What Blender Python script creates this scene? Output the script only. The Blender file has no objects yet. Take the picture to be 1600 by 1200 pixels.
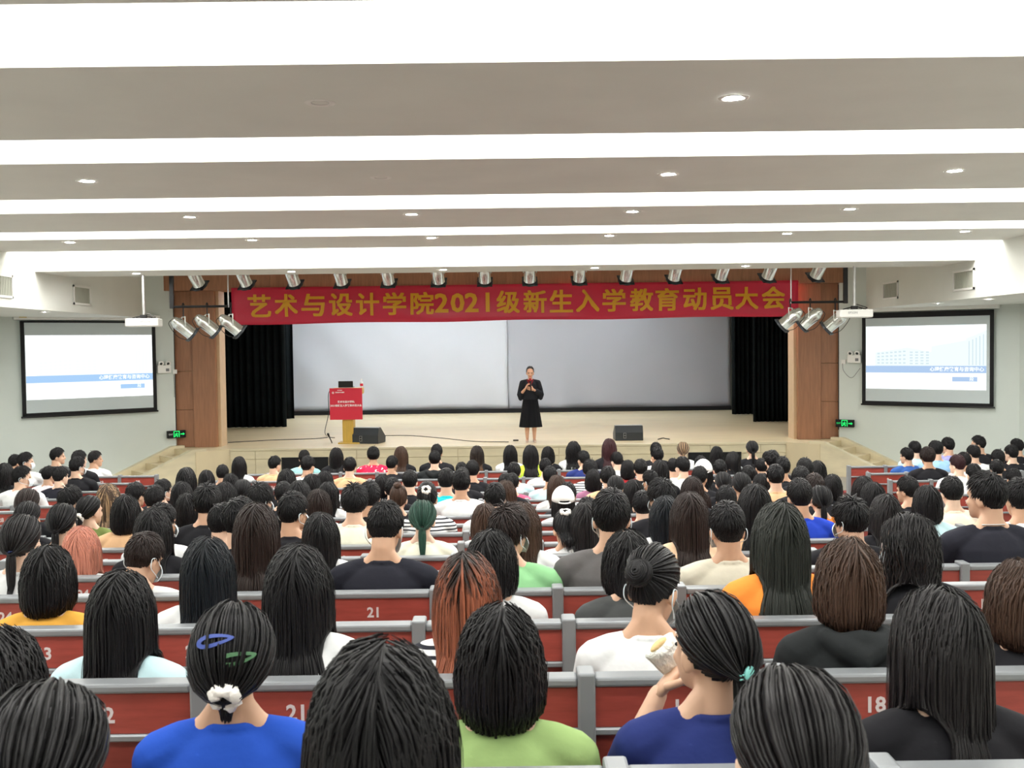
import bpy, bmesh, math, random
import numpy as np
from mathutils import Vector, Matrix, Euler

SC = bpy.context.scene
COL = SC.collection
R = math.radians

# ---------------------------------------------------------------- camera, world, exposure
F_PX = 1650.0
CAM_Z = 2.72
cam_data = bpy.data.cameras.new('camera')
cam_data.sensor_width = 36.0
cam_data.lens = 36.0 * F_PX / 1600.0
cam_data.clip_start = 0.05
cam_data.dof.use_dof = True
cam_data.dof.focus_distance = 9.0
cam_data.dof.aperture_fstop = 13.0
cam = bpy.data.objects.new('camera', cam_data)
COL.objects.link(cam)
CAM_ROT = (Matrix.Rotation(R(-0.25), 3, 'Z') @ Matrix.Rotation(R(90) - math.atan(60 / F_PX), 3, 'X')
           @ Matrix.Rotation(R(-0.72), 3, 'Z'))
cam.matrix_world = Matrix.Translation((0, 0, CAM_Z)) @ CAM_ROT.to_4x4()
SC.camera = cam
SC.view_settings.view_transform = 'Standard'
SC.view_settings.look = 'None'
SC.view_settings.gamma = 1.0
SC.view_settings.exposure = 0.08
SC.view_settings.use_curve_mapping = False
world = bpy.data.worlds.new('world')
world.use_nodes = True
world.node_tree.nodes['Background'].inputs[0].default_value = (0.75, 0.8, 0.85, 1)
world.node_tree.nodes['Background'].inputs[1].default_value = 0.05
SC.world = world
COVE_POWER = 7.5          # radiance of the cove light panels
DOWNLIGHT_POWER = 900.0
STAGE_POWER = 26.0
SCREEN_POWER = 1.15


def ray(px, py):
    d = CAM_ROT @ Vector(((px - 800) / F_PX, -(py - 600) / F_PX, -1.0))
    return d


def at(px, py, Y):
    """world point that shows at pixel (px, py) at depth Y of the hall"""
    d = ray(px, py)
    return Vector((0, 0, CAM_Z)) + d * (Y / d.y)


def on_plane(px, py, p0, n):
    d = ray(px, py)
    o = Vector((0, 0, CAM_Z))
    return o + d * ((Vector(p0) - o).dot(Vector(n)) / d.dot(Vector(n)))


# ---------------------------------------------------------------- materials
def srgb(r, g, b):
    def f(c):
        c /= 255.0
        return c / 12.92 if c <= 0.04045 else ((c + 0.055) / 1.055) ** 2.4
    return (f(r), f(g), f(b), 1.0)


def M(name, col, rough=0.6, metal=0.0, spec=0.5, var=0.0, vscale=6.0, bump=0.0, bscale=40.0, emit=0.0, stretch=None,
      objcol=False):
    m = bpy.data.materials.new(name)
    m.use_nodes = True
    nt = m.node_tree
    b = nt.nodes['Principled BSDF']
    b.inputs['Base Color'].default_value = col
    b.inputs['Roughness'].default_value = rough
    b.inputs['Metallic'].default_value = metal
    b.inputs['Specular IOR Level'].default_value = spec
    tc = nt.nodes.new('ShaderNodeTexCoord')
    mp = nt.nodes.new('ShaderNodeMapping')
    nt.links.new(tc.outputs['Object'], mp.inputs['Vector'])
    if stretch:
        mp.inputs['Scale'].default_value = stretch
    src = None
    if objcol:
        oi = nt.nodes.new('ShaderNodeObjectInfo')
        src = oi.outputs['Color']
        nt.links.new(src, b.inputs['Base Color'])
    if var > 0:
        nz = nt.nodes.new('ShaderNodeTexNoise')
        nz.inputs['Scale'].default_value = vscale
        nz.inputs['Detail'].default_value = 5
        nt.links.new(mp.outputs['Vector'], nz.inputs['Vector'])
        mr = nt.nodes.new('ShaderNodeMapRange')
        mr.inputs['From Min'].default_value = 0.3
        mr.inputs['From Max'].default_value = 0.7
        mr.inputs['To Min'].default_value = 1 - var
        mr.inputs['To Max'].default_value = 1 + var
        nt.links.new(nz.outputs['Fac'], mr.inputs['Value'])
        mx = nt.nodes.new('ShaderNodeVectorMath')
        mx.operation = 'MULTIPLY'
        if src:
            nt.links.new(src, mx.inputs[0])
        else:
            mx.inputs[0].default_value = col[:3]
        nt.links.new(mr.outputs['Result'], mx.inputs[1])
        nt.links.new(mx.outputs['Vector'], b.inputs['Base Color'])
    if bump > 0:
        n2 = nt.nodes.new('ShaderNodeTexNoise')
        n2.inputs['Scale'].default_value = bscale
        n2.inputs['Detail'].default_value = 4
        nt.links.new(mp.outputs['Vector'], n2.inputs['Vector'])
        bp = nt.nodes.new('ShaderNodeBump')
        bp.inputs['Strength'].default_value = bump
        bp.inputs['Distance'].default_value = 0.02
        nt.links.new(n2.outputs['Fac'], bp.inputs['Height'])
        nt.links.new(bp.outputs['Normal'], b.inputs['Normal'])
    if emit > 0:
        b.inputs['Emission Color'].default_value = col
        b.inputs['Emission Strength'].default_value = emit
    return m


MT = dict(
    plaster=M('white_plaster', srgb(222, 224, 218), 0.8, var=0.03, vscale=1.5),
    wall=M('wall_paint', srgb(208, 216, 211), 0.7, var=0.035, vscale=0.8),
    floor=M('floor_terrazzo', srgb(150, 146, 138), 0.5, var=0.1, vscale=20),
    stage=M('stage_stone', srgb(212, 197, 163), 0.38, var=0.07, vscale=1.3, stretch=(0.5, 2.5, 1)),
    fascia=M('marble_fascia', srgb(214, 203, 172), 0.35, var=0.12, vscale=2.2, stretch=(0.6, 1, 2.5)),
    wood=M('wood_panel', srgb(160, 112, 82), 0.45, var=0.14, vscale=3.0, stretch=(9, 9, 0.8)),
    woodlight=M('pale_wood', srgb(205, 176, 140), 0.5, var=0.05),
    black=M('black_metal', srgb(26, 26, 28), 0.45, metal=0.3),
    velvet=M('black_velvet', srgb(15, 21, 23), 0.95, spec=0.1, var=0.2, vscale=3),
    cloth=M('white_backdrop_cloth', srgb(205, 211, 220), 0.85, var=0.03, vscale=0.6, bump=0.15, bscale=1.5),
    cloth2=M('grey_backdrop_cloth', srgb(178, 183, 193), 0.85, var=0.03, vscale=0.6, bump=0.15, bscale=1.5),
    banner=M('red_banner_satin', srgb(206, 22, 62), 0.32, spec=0.6, var=0.05, vscale=2, bump=0.12, bscale=2.5),
    gold=M('gold_lettering', srgb(222, 160, 28), 0.4, spec=0.5),
    chrome=M('polished_aluminium', (0.82, 0.82, 0.8, 1), 0.16, metal=1.0),
    steel=M('brushed_steel', (0.55, 0.55, 0.55, 1), 0.35, metal=0.9),
    rail=M('grey_rail', srgb(136, 140, 143), 0.42, metal=0.3, var=0.03),
    redwood=M('red_laminate', srgb(152, 66, 56), 0.42, var=0.13, vscale=5, stretch=(2, 14, 14)),
    cushion=M('red_cushion', srgb(120, 40, 36), 0.8, bump=0.1),
    number=M('silver_number', srgb(214, 205, 205), 0.4),
    white=M('white_plastic', srgb(232, 232, 228), 0.4),
    greyplastic=M('grey_plastic', srgb(120, 122, 124), 0.5),
    vent=M('vent_grille', srgb(176, 178, 166), 0.55),
    dark=M('dark_void', srgb(14, 15, 18), 0.8),
    darkgrey=M('dark_grey_case', srgb(40, 46, 52), 0.42),
    green=M('exit_green', srgb(20, 225, 110), 0.4, emit=0.9),
    redboard=M('red_board', srgb(214, 36, 62), 0.5),
    ochre=M('ochre_wood', srgb(205, 170, 74), 0.5, var=0.08, vscale=5, stretch=(8, 8, 1)),
    lampglow=M('lamp_glow', (1, 0.98, 0.94, 1), 0.5, emit=DOWNLIGHT_POWER),
    cove=M('cove_diffuser', (1, 0.985, 0.96, 1), 0.5, emit=COVE_POWER),
    stagelamp=M('stage_border_lamp', (0.93, 0.97, 1.0, 1), 0.5, emit=STAGE_POWER),
    cyclamp=M('backdrop_flood_lamp', (0.88, 0.94, 1.0, 1), 0.5, emit=STAGE_POWER * 2.2),
    cable=M('black_cable', srgb(30, 28, 26), 0.6),
    paper=M('white_print', srgb(245, 245, 245), 0.6),
    glass=M('clear_plastic', srgb(225, 235, 238), 0.1, spec=0.8),
    navy=M('navy_print', srgb(40, 60, 100), 0.6),
)


# ---------------------------------------------------------------- mesh helpers
class MB:
    """collects shapes in one bmesh; build() links them as ONE mesh object"""

    def __init__(self):
        self.bm = bmesh.new()

    def box(self, lo, hi, mat=None):
        lo, hi = Vector(lo), Vector(hi)
        c = (lo + hi) / 2
        s = hi - lo
        mt = Matrix.Translation(c) @ Matrix.Diagonal((s.x, s.y, s.z, 1))
        if mat is not None:
            mt = mat @ mt
        bmesh.ops.create_cube(self.bm, size=1.0, matrix=mt)
        return self

    def bevel_box(self, lo, hi, w, mat=None, seg=2):
        b2 = bmesh.new()
        lo, hi = Vector(lo), Vector(hi)
        c = (lo + hi) / 2
        s = hi - lo
        bmesh.ops.create_cube(b2, size=1.0, matrix=Matrix.Translation(c) @ Matrix.Diagonal((s.x, s.y, s.z, 1)))
        bmesh.ops.bevel(b2, geom=b2.edges[:], offset=w, segments=seg, affect='EDGES', profile=0.5)
        if mat is not None:
            bmesh.ops.transform(b2, matrix=mat, verts=b2.verts[:])
        self.merge(b2)
        return self

    def merge(self, b2):
        me = bpy.data.meshes.new('tmp')
        b2.to_mesh(me)
        b2.free()
        self.bm.from_mesh(me)
        bpy.data.meshes.remove(me)
        return self

    def loft(self, rings, cap=True):
        """rings: list of (centre, u, v) -> closed tube of elliptic rings"""
        n = 12
        prev = None
        first = None
        for c, u, v in rings:
            vs = [self.bm.verts.new(Vector(c) + Vector(u) * math.cos(2 * math.pi * k / n) + Vector(v) * math.sin(2 * math.pi * k / n))
                  for k in range(n)]
            if prev:
                for k in range(n):
                    self.bm.faces.new((prev[k], prev[(k + 1) % n], vs[(k + 1) % n], vs[k]))
            else:
                first = vs
            prev = vs
        if cap:
            self.bm.faces.new(list(reversed(first)))
            self.bm.faces.new(prev)
        return self

    def tube(self, pts, rad, n=8, round_ends=False):
        pts = [Vector(p) for p in pts]
        if not hasattr(rad, '__len__'):
            rad = [rad] * len(pts)
        if round_ends:
            t0 = (pts[0] - pts[1]).normalized()
            t1 = (pts[-1] - pts[-2]).normalized()
            r0, r1 = rad[0], rad[-1]
            pts = [pts[0] + t0 * r0 * .97, pts[0] + t0 * r0 * .6] + pts + [pts[-1] + t1 * r1 * .6, pts[-1] + t1 * r1 * .97]
            rad = [r0 * .25, r0 * .8] + list(rad) + [r1 * .8, r1 * .25]
        prev = None
        first = None
        u = None
        for i, p in enumerate(pts):
            t = (pts[min(i + 1, len(pts) - 1)] - pts[max(i - 1, 0)]).normalized()
            if u is None:
                u = t.orthogonal().normalized()
            else:
                u = (u - t * u.dot(t))
                u = u.normalized() if u.length > 1e-6 else t.orthogonal().normalized()
            v = t.cross(u)
            vs = [self.bm.verts.new(p + (u * math.cos(2 * math.pi * k / n) + v * math.sin(2 * math.pi * k / n)) * rad[i])
                  for k in range(n)]
            if prev:
                for k in range(n):
                    self.bm.faces.new((prev[k], prev[(k + 1) % n], vs[(k + 1) % n], vs[k]))
            else:
                first = vs
            prev = vs
        self.bm.faces.new(list(reversed(first)))
        self.bm.faces.new(prev)
        return self

    def lathe(self, prof, mat=None, n=20):
        """prof: list of (r, z) about the z axis"""
        rows = []
        for r, z in prof:
            if r < 1e-6:
                rows.append([self.bm.verts.new((0, 0, z))])
            else:
                rows.append([self.bm.verts.new((r * math.cos(2 * math.pi * k / n), r * math.sin(2 * math.pi * k / n), z)) for k in range(n)])
        new = [v for row in rows for v in row]
        for a, b in zip(rows, rows[1:]):
            for k in range(n):
                k2 = (k + 1) % n
                if len(a) == 1 and len(b) == 1:
                    continue
                if len(a) == 1:
                    self.bm.faces.new((a[0], b[k], b[k2]))
                elif len(b) == 1:
                    self.bm.faces.new((a[k], b[0], a[k2]))
                else:
                    self.bm.faces.new((a[k], b[k], b[k2], a[k2]))
        if mat is not None:
            bmesh.ops.transform(self.bm, matrix=mat, verts=new)
        return self

    def prism(self, poly, z0, z1, mat=None):
        a = [self.bm.verts.new((x, y, z0)) for x, y in poly]
        b = [self.bm.verts.new((x, y, z1)) for x, y in poly]
        n = len(poly)
        self.bm.faces.new(list(reversed(a)))
        self.bm.faces.new(b)
        for k in range(n):
            self.bm.faces.new((a[k], a[(k + 1) % n], b[(k + 1) % n], b[k]))
        if mat is not None:
            bmesh.ops.transform(self.bm, matrix=mat, verts=a + b)
        return self

    def quad(self, a, b, c, d):
        self.bm.faces.new([self.bm.verts.new(Vector(p)) for p in (a, b, c, d)])
        return self

    def mesh(self, name, smooth=False):
        bmesh.ops.recalc_face_normals(self.bm, faces=self.bm.faces[:])
        me = bpy.data.meshes.new(name)
        self.bm.to_mesh(me)
        self.bm.free()
        if smooth:
            me.polygons.foreach_set('use_smooth', [True] * len(me.polygons))
        return me

    def build(self, name, mat, parent=None, smooth=False):
        return link(name, self.mesh(name, smooth), mat, parent)


def link(name, me, mat=None, parent=None):
    o = bpy.data.objects.new(name, me)
    COL.objects.link(o)
    if mat is not None and not me.materials:
        me.materials.append(mat)
    if parent is not None:
        o.parent = parent
    return o


def tag(o, label, cat, group=None, kind=None):
    o['label'] = label
    o['category'] = cat
    if group:
        o['group'] = group
    if kind:
        o['kind'] = kind
    return o


def empty(name, loc=(0, 0, 0), rz=0.0):
    o = bpy.data.objects.new(name, None)
    COL.objects.link(o)
    o.location = loc
    o.rotation_euler = (0, 0, rz)
    o.empty_display_size = 0.1
    return o


def copy_tree(o, parent=None):
    c = o.copy()
    COL.objects.link(c)
    c.parent = parent
    for ch in o.children:
        copy_tree(ch, c)
    return c


def smooth(o):
    o.data.polygons.foreach_set('use_smooth', [True] * len(o.data.polygons))
    return o


TEXT_CACHE = {}


def text_mesh(body, size=1.0, depth=0.0, bold=0.0, mat=None):
    """flat lettering as a mesh, centred on x/y, facing +z"""
    c = bpy.data.curves.new('text', 'FONT')
    c.body = body
    c.size = size
    c.align_x = 'CENTER'
    c.align_y = 'CENTER'
    c.extrude = depth
    c.offset = bold
    c.resolution_u = 2
    o = bpy.data.objects.new('text', c)
    COL.objects.link(o)
    bpy.context.view_layer.update()
    me = bpy.data.meshes.new_from_object(o.evaluated_get(bpy.context.evaluated_depsgraph_get()))
    bpy.data.objects.remove(o)
    bpy.data.curves.remove(c)
    me.materials.clear()
    if mat:
        me.materials.append(mat)
    return me


def frame(origin, xdir, normal):
    """matrix: local x along xdir, local z along normal"""
    z = Vector(normal).normalized()
    x = Vector(xdir)
    x = (x - z * x.dot(z)).normalized()
    y = z.cross(x)
    m = Matrix((x, y, z)).transposed().to_4x4()
    m.translation = Vector(origin)
    return m


ORD = ['zeroth', 'first', 'second', 'third', 'fourth', 'fifth', 'sixth', 'seventh', 'eighth', 'ninth', 'tenth', 'eleventh',
       'twelfth', 'thirteenth', 'fourteenth', 'fifteenth', 'sixteenth', 'seventeenth', 'eighteenth', 'nineteenth', 'twentieth']

# ================================================================ THE HALL
PITCH = 0.85                       # row pitch
H_TAB = {-1: 1521, 0: 1675, 1: 1813, 2: 1944, 3: 2100, 4: 2290, 5: 2460, 6: 2630, 7: 2774, 8: 2925, 9: 3060, 10: 3210, 11: 3365,
         12: 3500, 13: 3575, 14: 3620, 15: 3626, 16: 3626}
BACK_H = 0.85                      # seat back height above its floor


def row_y(n):
    return (n + 2.5) * PITCH


def row_floor(n):
    return CAM_Z - H_TAB[max(-1, min(16, n))] * PITCH / F_PX - BACK_H


Z_SIDE = CAM_Z + 0.67              # underside of the low side ceilings
Z_SOF = CAM_Z + 1.5                # beam soffits
X_NAVE = 7.5
X_SIDE = 9.85
Z_STAGE = 0.64
WALL_P = 22.4                      # depth where splayed walls meet the columns
DL = Vector((-0.77, -0.638, 0)).normalized()


def struct(o, label, cat):
    return tag(o, label, cat, kind='structure')


# floor: terraces, one per row, then the flat front
f = MB()
prev_y, prev_z = -3.0, row_floor(-1)
for n in range(-1, 17):
    y1 = row_y(n) + PITCH - 0.05 if n < 16 else 33.3
    z = row_floor(n)
    f.box((-X_SIDE, prev_y, -0.4), (X_SIDE, y1, z))
    prev_y = y1
struct(f.build('floor', MT['floor']), 'grey terraced floor under the seat rows', 'floor')

# walls
for side, nm in ((-1, 'left'), (1, 'right')):
    w = MB()
    p0 = Vector((side * 7.05, WALL_P, 0))
    p1 = p0 + Vector((side * -DL.x, DL.y, 0)) * 3.56
    nrm = Vector((-side * 0.638, -0.77, 0)).normalized()
    a, b = p0, p1
    t = -nrm * 0.15
    w.prism([(a.x, a.y), (b.x, b.y), (b.x + t.x, b.y + t.y), (a.x + t.x, a.y + t.y)], -0.2, 4.7)
    struct(w.build('wall_front_' + nm, MT['wall']), f'pale splayed wall carrying the {nm} projection screen', 'wall')
    w = MB()
    w.box((side * p1.x * side, -3.0, -0.4), (p1.x + side * 0.2, p1.y + 0.05, 4.7))
    struct(w.build('wall_' + nm, MT['wall']), f'pale side wall at the {nm} edge of the hall', 'wall')
    # low side ceiling + bulkhead face
    w = MB()
    xa, xb = sorted((side * (X_NAVE + 0.12), side * 10.1))
    w.box((xa, -3.0, Z_SIDE), (xb, WALL_P + 0.3, Z_SIDE + 0.08))
    struct(w.build('ceiling_low_' + nm, MT['plaster']), f'low white ceiling over the {nm} seating block', 'ceiling')
    w = MB()
    x0, x1 = sorted((side * X_NAVE, side * (X_NAVE + 0.12)))
    w.box((x0, -3.0, Z_SIDE + 0.0), (x1, WALL_P - 0.12, 4.75))
    struct(w.build('wall_bulkhead_' + nm, MT['plaster']), f'white bulkhead with air vents on the {nm} side', 'wall')
wb = MB().box((-10.1, -3.2, -0.4), (10.1, -3.0, 4.75))
struct(wb.build('wall_back', MT['wall']), 'pale wall behind the camera', 'wall')

# ceiling: beams with light coves between them
GAPS = [(-1.1, -0.1), (1.75, 2.75), (4.63, 5.65), (7.57, 8.53), (10.53, 11.57), (13.38, 14.30), (15.97, 16.90)]
Z_REC = Z_SOF + 0.40
edges = [-3.0] + [e for g in GAPS for e in g]
for i in range(0, len(edges) - 1, 2):
    w = MB().box((-X_NAVE, edges[i], Z_SOF), (X_NAVE, edges[i + 1], Z_REC + 0.1))
    struct(w.build('ceiling_beam', MT['plaster']), f'flat white ceiling beam, {ORD[7 - i // 2]} from the stage', 'ceiling')
w = MB().box((-X_NAVE, 16.90, Z_SOF - 0.23), (X_NAVE, 18.20, Z_REC + 0.1))
struct(w.build('ceiling_beam', MT['plaster']), 'lowest white ceiling beam, nearest to the stage', 'ceiling')
w = MB().box((-X_NAVE, 18.20, Z_SOF + 0.1), (X_NAVE, WALL_P, Z_REC + 0.1))
struct(w.build('ceiling_front', MT['plaster']), 'white ceiling strip in front of the proscenium', 'ceiling')
for i, (g0, g1) in enumerate(GAPS):
    w = MB().box((-X_NAVE, g0, Z_REC), (X_NAVE, g1, Z_REC + 0.1))
    struct(w.build('ceiling_cove', MT['plaster']), f'recessed light cove, {ORD[7 - i]} from the stage', 'ceiling')
    w = MB().box((-X_NAVE + 0.1, g0 + 0.06, Z_REC - 0.03), (X_NAVE - 0.1, g1 - 0.06, Z_REC - 0.005))
    tag(w.build('cove_light', MT['cove']), f'long white light panel in the {ORD[7 - i]} ceiling cove from stage', 'light')


# downlights
def downlight_meshes():
    r = MB().lathe([(0.055, 0.0), (0.075, -0.006), (0.092, -0.004), (0.095, 0.0)], n=20).mesh('trim_ring', True)
    r.materials.append(MT['white'])
    g = MB().lathe([(0.0, -0.004), (0.056, -0.002), (0.06, 0.002)], n=16).mesh('lamp_lens', True)
    g.materials.append(MT['lampglow'])
    k = MB().lathe([(0.0, 0.02), (0.04, 0.018), (0.056, -0.002)], n=16).mesh('lamp_reflector', True)
    k.materials.append(MT['steel'])
    return r, g, k


DLM = downlight_meshes()


def downlight(x, y, z, label, lit=True):
    e = empty('downlight', (x, y, z))
    link('trim_ring', DLM[0], None, e)
    link('lamp_lens', DLM[1] if lit else DLM[2], None, e)
    tag(e, label, 'light', 'recessed ceiling downlights')


rows = [(157, Z_SOF, [(500, 0), (1146, 1)], 'nearest beam with lamps'), (275, Z_SOF, [(136, 1), (595, 0), (1044, 1), (1492, 1)], 'second beam'),
        (333, Z_SOF, [(296, 1), (643, 1), (988, 1), (1328, 1)], 'third beam'),
        (370, Z_SOF, [(109, 1), (394, 1), (674, 1), (952, 1), (1230, 1), (1508, 1)], 'fourth beam'),
        (420, Z_SOF - 0.23, [(213, 1), (455, 1), (692, 1), (929, 1), (1165, 1), (1402, 0)], 'lowest beam by the stage')]
for py, z, items, nm in rows:
    Y = on_plane(800, py, (0, 0, z), (0, 0, 1)).y
    for k, (px, lit) in enumerate(items):
        p = at(px, py, Y)
        downlight(p.x, Y, z - 0.001, f"{'lit' if lit else 'unlit'} round downlight on the {nm}, {ORD[k + 1]} from left", lit)
for k, px in enumerate((526, 705, 882, 1060, 1236)):
    p = at(px, 442, 22.55)
    downlight(p.x, 22.55, CAM_Z + 1.235, f'small lit downlight under the wooden header, {ORD[k + 1]} from left')
for k, (x, y) in enumerate(((-7.8, 17.9), (-7.92, 16.3), (7.8, 19.1), (7.95, 17.4))):
    downlight(x, y, Z_SIDE - 0.001, ['lit downlight above the left screen, the one nearer the stage', 'lit downlight above the left screen at the photo edge',
                                     'lit downlight above the right screen, the one nearer the stage', 'lit downlight above the right screen, the outer one'][k])
# more downlights on the side ceilings further back and out of the picture keep the aisles lit
for k, y in enumerate((13.0, 9.0, 5.0)):
    for s in (-1, 1):
        downlight(s * 8.5, y, Z_SIDE - 0.001, f"lit downlight over the {'left' if s < 0 else 'right'} seating block, {ORD[k + 3]} from the stage")


# air vents in the bulkheads
def air_vent(side, y0, y1, z0, z1, label):
    e = empty('air_vent', (side * (X_NAVE - 0.005), (y0 + y1) / 2, (z0 + z1) / 2))
    h, w = (z1 - z0) / 2, (y1 - y0) / 2
    m = MB()
    t = 0.035
    for a, b in (((-w, -h), (w, -h + t)), ((-w, h - t), (w, h)), ((-w, -h), (-w + t, h)), ((w - t, -h), (w, h))):
        m.box((-0.02, a[0], a[1]), (0.0, b[0], b[1]))
    m.build('frame', MT['white'], e)
    MB().box((-0.002, -w + t, -h + t), (0.004, w - t, h - t)).build('backing', MT['vent'], e)
    nsl = max(6, int((2 * w - 2 * t) / 0.05))
    sm = MB().box((-0.010, -0.008, -h + t), (-0.003, 0.008, h - t)).mesh('slat')
    sm.materials.append(MT['vent'])
    for k in range(nsl):
        s = link('slat', sm, None, e)
        s.location = (0, -w + t + (k + 0.5) * (2 * w - 2 * t) / nsl, 0)
    if side > 0:
        e.rotation_euler = (0, 0, 0)
    else:
        e.rotation_euler = (0, 0, math.pi)
    tag(e, label, 'vent', 'air conditioning vents')


air_vent(-1, 14.9, 16.1, 3.53, 3.88, 'wide ribbed air vent on left bulkhead at the photo edge')
air_vent(-1, 18.35, 19.1, 3.53, 3.87, 'small ribbed air vent on left bulkhead nearer the stage')
air_vent(1, 16.9, 17.7, 3.53, 3.87, 'ribbed air vent on right bulkhead under the beam end')
air_vent(1, 20.2, 21.0, 3.53, 3.87, 'ribbed air vent on right bulkhead nearer the stage')

# ---------------------------------------------------------------- stage
YF = 21.9
st = MB()
st.prism([(-6.3, YF), (6.3, YF), (7.15, WALL_P + 0.15), (7.9, WALL_P + 0.3), (7.9, 33.3), (-7.9, 33.3), (-7.9, WALL_P + 0.3), (-7.15, WALL_P + 0.15)], -0.1, Z_STAGE)
struct(st.build('stage_floor', MT['stage']), 'beige polished stage platform', 'stage')
# stone fascia panels along the front
fx = empty('stage_fascia', (0, YF, 0))
MB().box((-6.32, -0.045, Z_STAGE - 0.035), (6.32, 0.1, Z_STAGE + 0.004)).build('nosing', MT['fascia'], fx)
NP = 12
for row, (z0, z1, dy) in enumerate(((Z_STAGE - 0.21, Z_STAGE - 0.04, 0.028), (0.0, Z_STAGE - 0.216, 0.015))):
    pm = MB().bevel_box((0.003, -dy, z0), (12.6 / NP - 0.003, 0, z1), 0.004, seg=1).mesh('stone_panel')
    pm.materials.append(MT['fascia'])
    for k in range(NP):
        s = link('stone_panel', pm, None, fx)
        s.location = (-6.3 + k * 12.6 / NP, 0, 0)
struct(fx, 'pale marble panels along the stage front', 'stage')
for px0, px1, py, lab in ((441, 512, 715, 'black opening in stage front below the lectern'), (1076, 1157, 707, 'black opening in stage front at right of the loudspeaker')):
    a, b = at(px0, py, YF - 0.03), at(px1, py, YF - 0.03)
    e = empty('floor_vent', ((a.x + b.x) / 2, YF - 0.03, 0))
    w = (b.x - a.x) / 2
    zt = (a.z + b.z) / 2
    MB().box((-w, -0.012, 0.02), (w, 0.0, zt)).build('opening', MT['dark'], e)
    m = MB()
    for zz in (0.02, zt):
        m.box((-w - 0.015, -0.02, zz - 0.008), (w + 0.015, 0.0, zz + 0.008))
    for xx in (-w, w):
        m.box((xx - 0.015, -0.02, 0.02), (xx + 0.015, 0.0, zt))
    m.build('rim', MT['black'], e)
    tag(e, lab, 'vent')

# corner stairs, running down along the splayed walls
for side, nm in ((-1, 'left'), (1, 'right')):
    d = Vector((side * -DL.x, DL.y, 0))            # downwards along the wall
    q = Vector((-side * 0.638, -0.77, 0)).normalized()   # away from the wall
    base = Vector((side * 7.05, WALL_P, 0)) + d * 0.12
    e = empty('corner_stairs', base)
    W = 1.08
    nst = 4
    m4 = frame((0, 0, 0), d, (0, 0, 1))            # local x = down the stair, local y = z cross x
    sgn = 1 if (m4.to_3x3() @ Vector((0, 1, 0))).dot(q) > 0 else -1
    for k in range(nst):
        h = Z_STAGE * (nst - k - 0.0) / (nst + 1) if k else Z_STAGE * nst / (nst + 1)
        h = Z_STAGE * (nst - k) / (nst + 1)
        ya, yb = sorted((sgn * 0.14, sgn * (W - 0.02)))
        MB().box((k * 0.3 - 0.02, ya, 0), ((k + 1) * 0.3, yb, h), m4).build('step', MT['stage'], e)
    ya, yb = sorted((0.0, sgn * (W + 0.16)))
    MB().box((-0.75, ya, 0), (-0.02, yb, Z_STAGE - 0.002), m4).build('landing', MT['stage'], e)
    for nm2, o0, o1 in (('wall_string', 0.0, 0.14), ('outer_string', W - 0.02, W + 0.14)):
        ya, yb = sorted((sgn * o0, sgn * o1))
        # sloping side wall: profile in x-z extruded in y
        mm = MB()
        prof = [(-0.25, 0.0), (nst * 0.3 + 0.22, 0.0), (nst * 0.3 + 0.22, 0.10), (0.02, Z_STAGE + 0.05), (-0.25, Z_STAGE + 0.05)]
        va = [mm.bm.verts.new(m4 @ Vector((x, ya, z))) for x, z in prof]
        vb = [mm.bm.verts.new(m4 @ Vector((x, yb, z))) for x, z in prof]
        mm.bm.faces.new(va)
        mm.bm.faces.new(list(reversed(vb)))
        for k in range(len(prof)):
            mm.bm.faces.new((va[k], va[(k + 1) % 5], vb[(k + 1) % 5], vb[k]))
        mm.build(nm2, MT['fascia'], e)
    struct(e, f'pale stone stairs from the stage down along the {nm} wall', 'stairs')

# stage house
for side, nm in ((-1, 'left'), (1, 'right')):
    x0, x1 = sorted((side * 7.8, side * 8.0))
    struct(MB().box((x0, WALL_P + 0.2, 0), (x1, 33.4, 5.2)).build('wall_stage_' + nm, MT['dark']), f'dark {nm} side wall inside the stage', 'wall')
struct(MB().box((-8, 33.2, 0), (8, 33.4, 5.2)).build('wall_stage_back', MT['wall']), 'wall behind the stage backdrop', 'wall')
struct(MB().box((-8, WALL_P + 0.9, 5.0), (8, 33.4, 5.2)).build('ceiling_stage', MT['plaster']), 'ceiling above the stage', 'ceiling')

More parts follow.
